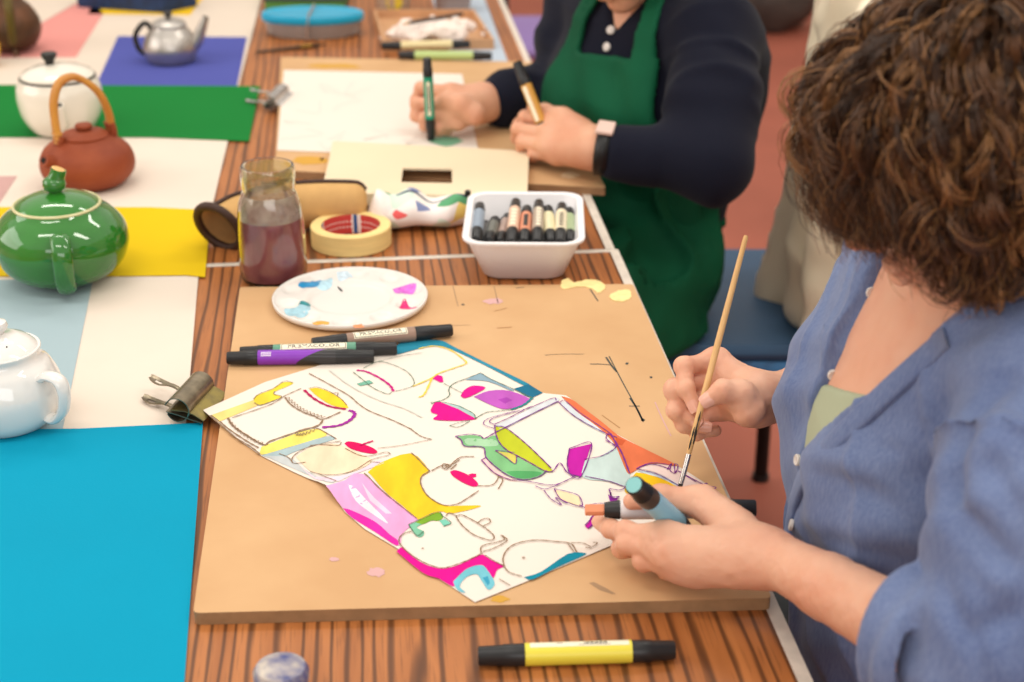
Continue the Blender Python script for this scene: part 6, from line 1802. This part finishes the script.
chair_under('blue chair under the person in the blue shirt', .30, .72, 1.02, 1.44, .7)
# hair
HB = [mat('hair_dark', (60, 40, 27), .4, spec=.45), mat('hair_brown', (100, 67, 42), .38, spec=.5), mat('hair_bronze', (148, 105, 64), .38, spec=.5)]
def scalp1(p):
    q = (p - Hc) @ HM1
    d = ellip(q, (0, -.016, .034), (.084, .100, .094)) + .008 * vnoise(p * 30) + .004 * vnoise(p * 70)
    return smax(d, -ellip(q, (0, .13, -.03), (.07, .09, .085)), .012) * .8
V, F = sdf_mesh(scalp1, Hc - .16, Hc + .17, .004)
hair1 = mesh_obj('hair', V, F, HB[0], P1)
curls('curls', hair1, Hc, HM1, 1.0, 1300, 15, .17, .29, HB, 5, rad=.00052, spread=.0060, curl=(.004, .010), gf=1.0, elim=.27)
curls('flyaway_curls', hair1, Hc, HM1, 1.0, 110, 2, .18, .30, HB[1:], 21, rad=.00042, spread=.003, curl=(.005, .010), gf=.8, elim=.45)

# ------------------------------------------------------------------ the pens and the brush in the hands
marker('pale peach tipped marker lying in the fingers of the blue shirted person', J(586, 510, .054), J(756, 508, .060), (226, 224, 226), .0088, None, cap1=.205, cap2=.24, tip=(224, 142, 104), up=(0, -.6, 1))
marker('light blue marker sticking up between thumb and finger of the blue shirted person', D(634, 485, 1.302), D(675, 522, 1.372) + (D(675, 522, 1.372) - D(634, 485, 1.302)) * .28, (136, 200, 228), .0098, None, cap1=.29, cap2=.2, cap_end=None, up=(0, -.9, .4))
bp = [o for o in COL.objects if o.get('label', '').startswith('light blue marker')][0]
L_ = .0
q = MB(); q.lathe([(0, .0009), (.0068, .0009), (.0070, -.0003), (0, -.0003)][::-1], (0, 0, 0), 20, R=np.array([[0, 0, -1], [0, 1, 0], [1, 0, 0.]]))
tag(q.build('colour_plug', mat('plug_aqua', (128, 190, 190), .35), bp, local=True), 'aqua end of the cap')
def brush():
    a = J(679, 491, BH + .0025); g_ = J(704.5, 394, .097)
    d = (g_ - a); d /= np.linalg.norm(d)
    best = min(np.linspace(.18, .34, 81), key=lambda L: abs(px_of(a + d * L)[1] - 236))
    t = thing('paintbrush', 'long slim brush with pale wooden handle held upright on the drawing', 'brush', a)
    P = [a + d * x for x in (.036, .06, .10, .16, .22, best - .002, best)]
    m = MB(); m.tube(np.array(P), [.0023, .0030, .0033, .0031, .0027, .0024, .0016], 14); hd = m.build('handle', mat('pale_wood', (220, 178, 120), .45, rgb2=(204, 158, 100), vscale=20, stretch=(1, 1, .2)), t)
    m = MB(); m.tube(np.array([a + d * .007, a + d * .012, a + d * .036]), [.0024, .0026, .0026], 14); m.build('ferrule', mat('ferrule_steel', (196, 190, 186), .25, metal=.9), t)
    m = MB(); m.tube(np.array([a, a + d * .003, a + d * .0072]), [.0008, .0022, .0022], 12); tag(m.build('bristles', mat('bristle_black', (26, 22, 24), .8), t), 'short black bristles')
    x = np.cross(d, (0, 1, 0)); x /= np.linalg.norm(x); cd_ = CAM - a; cd_ /= np.linalg.norm(cd_)
    m = MB()
    for s0, s1, o in ((.040, .062, .4), (.052, .078, -.2), (.046, .060, -.5)):
        Pm = [a + d * s + (cd_ * .85 + x * o) / np.linalg.norm(cd_ * .85 + x * o) * (.0028 if s < .05 else .0031) for s in np.linspace(s0, s1, 8)]
        m.tube(np.array(Pm), [.0003, .0007, .0009, .0008, .0005, .0009, .0006, .0002], 6)
    m.build('paint_streaks', mat('dried_paint', (40, 36, 34), .6), hd)
brush()
# ------------------------------------------------------------------ person drawing (green apron)
FA = math.atan2(-.652, -.758)                       # direction the person faces
fx, fy = math.cos(FA), math.sin(FA); lx, ly = -fy, fx
def at2(f_, w_, h): return T(.24 + f_ * fx + w_ * lx, 2.50 + f_ * fy + w_ * ly, h)
Hd2 = np.array([.165, 2.41, TZ + .352]); head2, hloc2, HM2 = head_sdf(Hd2, (-.62, -.53, -.57), (0, 0, 1))
Sn2, En2, Wn2 = T(.298, 2.365, .205), T(.290, 2.195, .050), J(602, 150, .062)
Sf2, Ef2, Wf2 = T(.125, 2.66, .195), T(.105, 2.61, .050), J(486, 102, .056)
h2 = np.array([-.30, -.20, -.10, 0, .08, .15, .20, .24, .27])
o2 = np.array([.02, .02, .01, .0, 0, 0, .005, 0, -.005]); w2 = np.array([-.03, -.03, -.025, -.02, -.01, 0, 0, 0, 0])
cx2 = .24 + o2 * fx + w2 * lx; cy2 = 2.50 + o2 * fy + w2 * ly
a2_ = np.array([.11, .11, .115, .125, .13, .12, .10, .075, .05]); b2_ = np.array([.13, .13, .14, .16, .17, .175, .165, .12, .065])
def torso2(p):
    d = loft_sdf(p, h2, cx2, cy2, a2_, b2_, FA)
    for w_ in (-.075, .075): d = smin(d, ellip(p, at2(.06, w_, .07), (.075, .075, .07)), .05)
    for S_ in (Sn2, Sf2): d = smin(d, rcone(p, at2(0, 0, .20), S_, .055, .055), .05)
    return d
nk0, nk1 = at2(-.005, 0, .215), Hd2 - HM2[:, 1] * .03 - HM2[:, 2] * .05
LH2 = [[J(555, 123, .072), J(525, 117, .074), J(519, 124, .056), J(529, 128, .046)],
       [J(550, 135, .062), J(518, 129, .060), J(517, 138, .042), J(530, 140, .038)],
       [J(551, 147, .050), J(522, 142, .045), J(522, 148, .033), J(534, 149, .030)],
       [J(557, 156, .038), J(533, 154, .032), J(533, 157, .025), J(543, 157, .022)]]
LT2 = [J(582, 131, .072), J(563, 118, .082), J(545, 111, .082), J(532, 109, .074)]
lh2 = hand_sdf(Wn2, .030, LH2, LT2, sc=1.12)
RH2 = [[J(452, 93, .080), J(421, 88, .080), J(416, 100, .060), J(426, 110, .048)],
       [J(450, 104, .064), J(417, 104, .060), J(416, 116, .042), J(428, 124, .032)],
       [J(452, 114, .052), J(425, 118, .046), J(425, 126, .032), J(438, 130, .026)],
       [J(458, 122, .040), J(438, 127, .032), J(438, 131, .025), J(448, 132, .022)]]
RT2 = [J(474, 114, .056), J(460, 104, .072), J(447, 100, .076), J(435, 105, .066)]
rh2 = hand_sdf(Wf2, .030, RH2, RT2, sc=1.12)
def body2(p):
    d = smin(torso2(p), rcone(p, nk0, nk1, .056, .054), .035)
    return smin(d, head2(p), .012)
def arm2(S_, E_, W_, hh):
    def f(p):
        d = chain(p, [E_, E_ + (W_ - E_) * .4, W_], [.033, .033, .027], .012)
        return smin(d, hh(p), .014)
    return f
an2, af2 = arm2(Sn2, En2, Wn2, lh2), arm2(Sf2, Ef2, Wf2, rh2)
V0, F0 = sdf_mesh(body2, T(-.05, 2.15, -.31), T(.62, 2.90, .55), .006)
def bounds(*L): q = np.array(L); return q.min(0) - .06, q.max(0) + .06
V1, F1 = sdf_mesh(an2, *bounds(En2, Wn2, *[q for j in LH2 + [LT2] for q in j]), .0026)
V2, F2 = sdf_mesh(af2, *bounds(Ef2, Wf2, *[q for j in RH2 + [RT2] for q in j]), .0026)
P2 = mesh_obj('person', np.concatenate([V0, V1, V2]), np.concatenate([F0, F1 + len(V0), F2 + len(V0) + len(V1)]), SK2, None, loc=np.array([.34, 2.58, TZ - .31]))
tag(P2, 'person in a dark green apron over a navy sweater, drawing with a green marker', 'person')
for s in (-1, 1):
    eyeball(P2, hloc2, HM2, s)
# navy sweater
def sleeve2(p, S_, E_, W_, rs, t_end):
    c0 = E_ + (W_ - E_) * t_end
    d = chain(p, [S_, S_ * .5 + E_ * .5, E_, c0], rs, .04)
    ax = (E_ - S_) / np.linalg.norm(E_ - S_)
    return d + .006 * vnoise(p * 13) + .0018 * np.sin((p @ ax) * 70 + 6 * vnoise(p * 8)) - .007 * (1 - np.abs(vnoise(np.stack([(p @ ax) * 22, p[:, 0] * 7, p[:, 2] * 7], 1)))) ** 5
vpl2 = [(0.004, .190), (.040, .240), (.055, .32), (-.055, .32), (-.040, .235)]
def wh(p): 
    q = p - T(.24, 2.50, 0); return np.stack([q[:, 0] * lx + q[:, 1] * ly, q[:, 2]], 1), q[:, 0] * fx + q[:, 1] * fy
def sweater(p):
    d = torso2(p) - .008 + .005 * vnoise(p * 11)
    d = smin(d, smax(rcone(p, nk0, nk1, .066, .062), p[:, 2] - TZ - .262 + .0 * p[:, 0], .01), .02)
    W2, f_ = wh(p)
    d = smax(d, -np.maximum(poly_sdf(W2, vpl2), -.02 - f_), .004)
    d = smax(d, -rcone(p, nk0, nk1, .0585, .0565), .004)
    d = smin(d, sleeve2(p, Sn2, En2, Wn2, [.062, .061, .050, .037], .86), .02)
    d = smin(d, sleeve2(p, Sf2, Ef2, Wf2, [.064, .062, .058, .040], .84), .02)
    for E_, W_, tt in ((En2, Wn2, .90), (Ef2, Wf2, .88)):
        u = (W_ - E_) / np.linalg.norm(W_ - E_); L = np.linalg.norm(W_ - E_); t = (p - E_) @ u; q = p - E_ - t[:, None] * u
        r = np.linalg.norm(q, axis=1)
        c_ = smax(smax(t - L * tt, L * .5 - t, .006), r - .040, .006); d = smin(d, c_, .01)
    return d * .8
V, F = sdf_mesh(sweater, T(-.14, 2.06, -.24), T(.62, 2.86, .34), .0062)
navy = mat('navy_knit', (22, 24, 38), .9, spec=.15, sheen=.05, bump=.15, bscale=320)
sw = mesh_obj('sweater', V, F, navy, P2)
for px, py in ((611, 30), (607, 47)):
    p = march(sweater, px, py, 1.8)
    n = grad(sweater, p[None])[0]; x = np.cross(n, (0, 0, 1)); x /= np.linalg.norm(x); R_ = np.array([x, np.cross(n, x), n]).T
    m = MB(); m.lathe([(0, -.001), (.0068, -.001), (.0068, .002), (.005, .003), (0, .0022)], p, 20, R=R_); m.build('button', mat('button_pearl', (214, 206, 200), .2, spec=.6), sw)
# trousers and legs
hp2 = [at2(.03, .045, -.19), at2(.03, -.10, -.19)]; kn2 = [at2(.34, .08, -.19), at2(.34, -.10, -.19)]; ft2 = [np.array([*at2(.30, .08, 0)[:2], .09]), np.array([*at2(.30, -.10, 0)[:2], .09])]
def trou2(p):
    d = legs(p, hp2, kn2, ft2, (.095, .074, .05)); d = smin(d, ellip(p, at2(.01, -.03, -.18), (.11, .13, .10)), .05)
    return np.maximum(d + .007 * vnoise(p * 12), .085 - p[:, 2])
V, F = sdf_mesh(trou2, (-.25, 2.0, .06), (.66, 2.92, TZ - .04), .010)
mesh_obj('trousers', V, F, mat('beige_trousers', (196, 158, 128), .85, bump=.1, bscale=300), P2)
shoes(P2, ft2, (fx, fy), (40, 40, 44))
# green apron: bib, neck straps, lap that hangs over the near thigh
gm = mat('green_apron_cloth', (12, 88, 58), .75, spec=.2, rgb2=(8, 76, 50), vscale=9, bump=.12, bscale=420)
bib = [(-.145, -.12), (.140, -.12), (.143, .02), (.108, .170), (-.09, .150), (-.14, .02)]
st1 = [(.072, .150), (.108, .150), (.092, .215), (.068, .30), (.036, .30), (.060, .215)]
st2 = [(-.050, .130), (-.095, .130), (-.088, .205), (-.066, .30), (-.034, .30), (-.050, .205)]
def apron_bib(p):
    W2, f_ = wh(p)
    reg = np.minimum(poly_sdf(W2, bib), np.minimum(poly_sdf(W2, st1), poly_sdf(W2, st2)))
    reg = np.maximum(reg, -.02 - f_)
    base = torso2(p) - .008
    base = smin(base, rcone(p, nk0, nk1, .066, .062), .02)
    sag = .010 * np.clip(1 - np.abs(W2[:, 1] - .09) / .05, 0, 1) * np.clip(1 - np.abs(W2[:, 0]) / .08, 0, 1)
    sh = np.abs(base - .009 - .6 * sag + .005 * vnoise(p * 13) + .003 * np.sin(W2[:, 0] * 60 + W2[:, 1] * 40)) - .0045
    return smax(sh, reg, .004) * .75
def lapd(p):
    a, b_, c_, d_ = hp2[0], kn2[0], hp2[1], kn2[1]
    d = smin(chain(p, [a, b_], [.106, .096], .03), chain(p, [c_, d_], [.106, .096], .03), .10)
    W2, f_ = wh(p)
    # cloth falling at the near side of the thigh (negative w side is the near one)
    fall = rcone(p, at2(.10, SIDE * .10, -.22), at2(.32, SIDE * .14, -.26), .075, .10)
    fall2 = rcone(p, at2(.12, SIDE * .11, -.30), at2(.30, SIDE * .15, -.34), .050, .07)
    d = smin(d, smin(fall, fall2, .06), .06)
    d = smin(d, loft_sdf(p, h2, cx2, cy2, a2_ + .012, b2_ + .012, FA), .05)
    d = d + .010 * vnoise(p * np.array([9, 9, 14.])) + .004 * np.sin(f_ * 40 + W2[:, 1] * 50 + 5 * vnoise(p * 6)) - .026 * (1 - np.abs(vnoise(np.stack([f_ * 14, W2[:, 0] * 14, W2[:, 1] * 5], 1) + 3))) ** 4
    return d
SIDE = 1 if at2(0, 1, 0)[1] < at2(0, 0, 0)[1] else -1
def lap(p):
    W2, f_ = wh(p); d = lapd(p)
    z = p[:, 2] - TZ
    d = smax(d, z + .02, .02)                            # to the waist
    d = smax(d, -f_ + .00, .01)   # open at the back
    d = smax(d, -z - .272, .012)
    return d * .8
Va, Fa = sdf_mesh(apron_bib, T(-.05, 2.15, -.14), T(.6, 2.85, .33), .0052)
Vb, Fb = sdf_mesh(lap, (-.25, 1.95, .28), (.66, 2.95, TZ + .02), .0078)
mesh_obj('apron', np.concatenate([Va, Vb]), np.concatenate([Fa, Fb + len(Va)]), gm, P2)
# wrist watch
u = (Wn2 - En2) / np.linalg.norm(Wn2 - En2); wc = Wn2 - u * .004
x = np.cross(u, (0, 0, 1)); x /= np.linalg.norm(x); y = np.cross(x, u)
m = MB(); m.tube(np.array([wc + (x * math.cos(a) + y * math.sin(a)) * .0355 for a in np.linspace(0, 2 * math.pi, 40, endpoint=False)]), .0022, 8, closed=True, flat=1)
ring = []
V = []; Fq = []; n = 40
for i in range(n):
    a = 2 * math.pi * i / n; r_ = x * math.cos(a) + y * math.sin(a)
    for dx, dr in ((-.010, .0345), (.010, .0345), (.010, .0380), (-.010, .0380)): V.append(wc + r_ * dr + u * dx)
for i in range(n):
    j = (i + 1) % n
    for k in range(4): Fq.append((i * 4 + k, i * 4 + (k + 1) % 4, j * 4 + (k + 1) % 4, j * 4 + k))
wt = mesh_obj('watch', np.array(V), Fq, mat('watch_black', (18, 18, 20), .4), P2)
tag(wt, 'black wrist watch strap')
cdv = CAM - wc; cdv /= np.linalg.norm(cdv); dn = (y * .9 + cdv * .35); dn -= u * dn.dot(u); dn /= np.linalg.norm(dn)
m = MB(); m.box(wc + dn * .0395, (.026, .030, .006), R=np.array([u, np.cross(dn, u), dn]).T, bev=.002); tag(m.build('watch_case', mat('watch_pale', (226, 196, 184), .3), wt), 'pale pink watch face')
# head hair
def hair2(p):
    q = (p - Hd2) @ HM2
    d = ellip(q, (0, -.020, .036), (.088, .104, .098)) + .010 * vnoise(p * 26) + .004 * vnoise(p * 60)
    return smax(d, -ellip(q, (0, .13, -.04), (.075, .09, .10)), .012) * .8
V, F = sdf_mesh(hair2, Hd2 - .17, Hd2 + .18, .006)
hr2 = mesh_obj('hair', V, F, mat('hair_ash', (92, 74, 58), .5, rgb2=(66, 50, 38), vscale=60), P2)
curls('locks', hr2, Hd2, HM2, 1.0, 460, 12, .08, .14, [mat('hair_ash', (92, 74, 58), .5), mat('hair_dark', (66, 40, 25), .4), mat('hair_brown', (106, 67, 40), .38)], 9, rad=.0009, spread=.007, curl=(.002, .006), elim=.12)
# pens in the hands
marker('green marker held upright on the sketch by the person in the apron', J(431, 139, .016), J(427, 58, .148), (24, 146, 116), .0078, None, cap1=.26, cap2=.22, up=(0, -1, .2), band=[(.1, .9, -.35, .35, 0), (.2, .8, -.15, .15, 1)])
marker('ochre marker sticking out of the fist of the person in the apron', J(517, 62, .155), J(547, 138, .052), (206, 150, 62), .0088, None, cap1=.30, cap2=.2, up=(0, -1, .2), band=[(.05, .95, -.9, -.1, 0)])
pen = [o for o in COL.objects if o.get('label', '').startswith('ochre marker')][0]
q = MB(); q.lathe([(0, .0009), (.0056, .0009), (.0058, -.0003), (0, -.0003)], (0, 0, 0), 20, R=np.array([[0, 0, -1], [0, 1, 0], [1, 0, 0.]]))
tag(q.build('colour_plug', mat('plug_ochre', (222, 166, 82), .35), pen, local=True), 'ochre end of the cap')
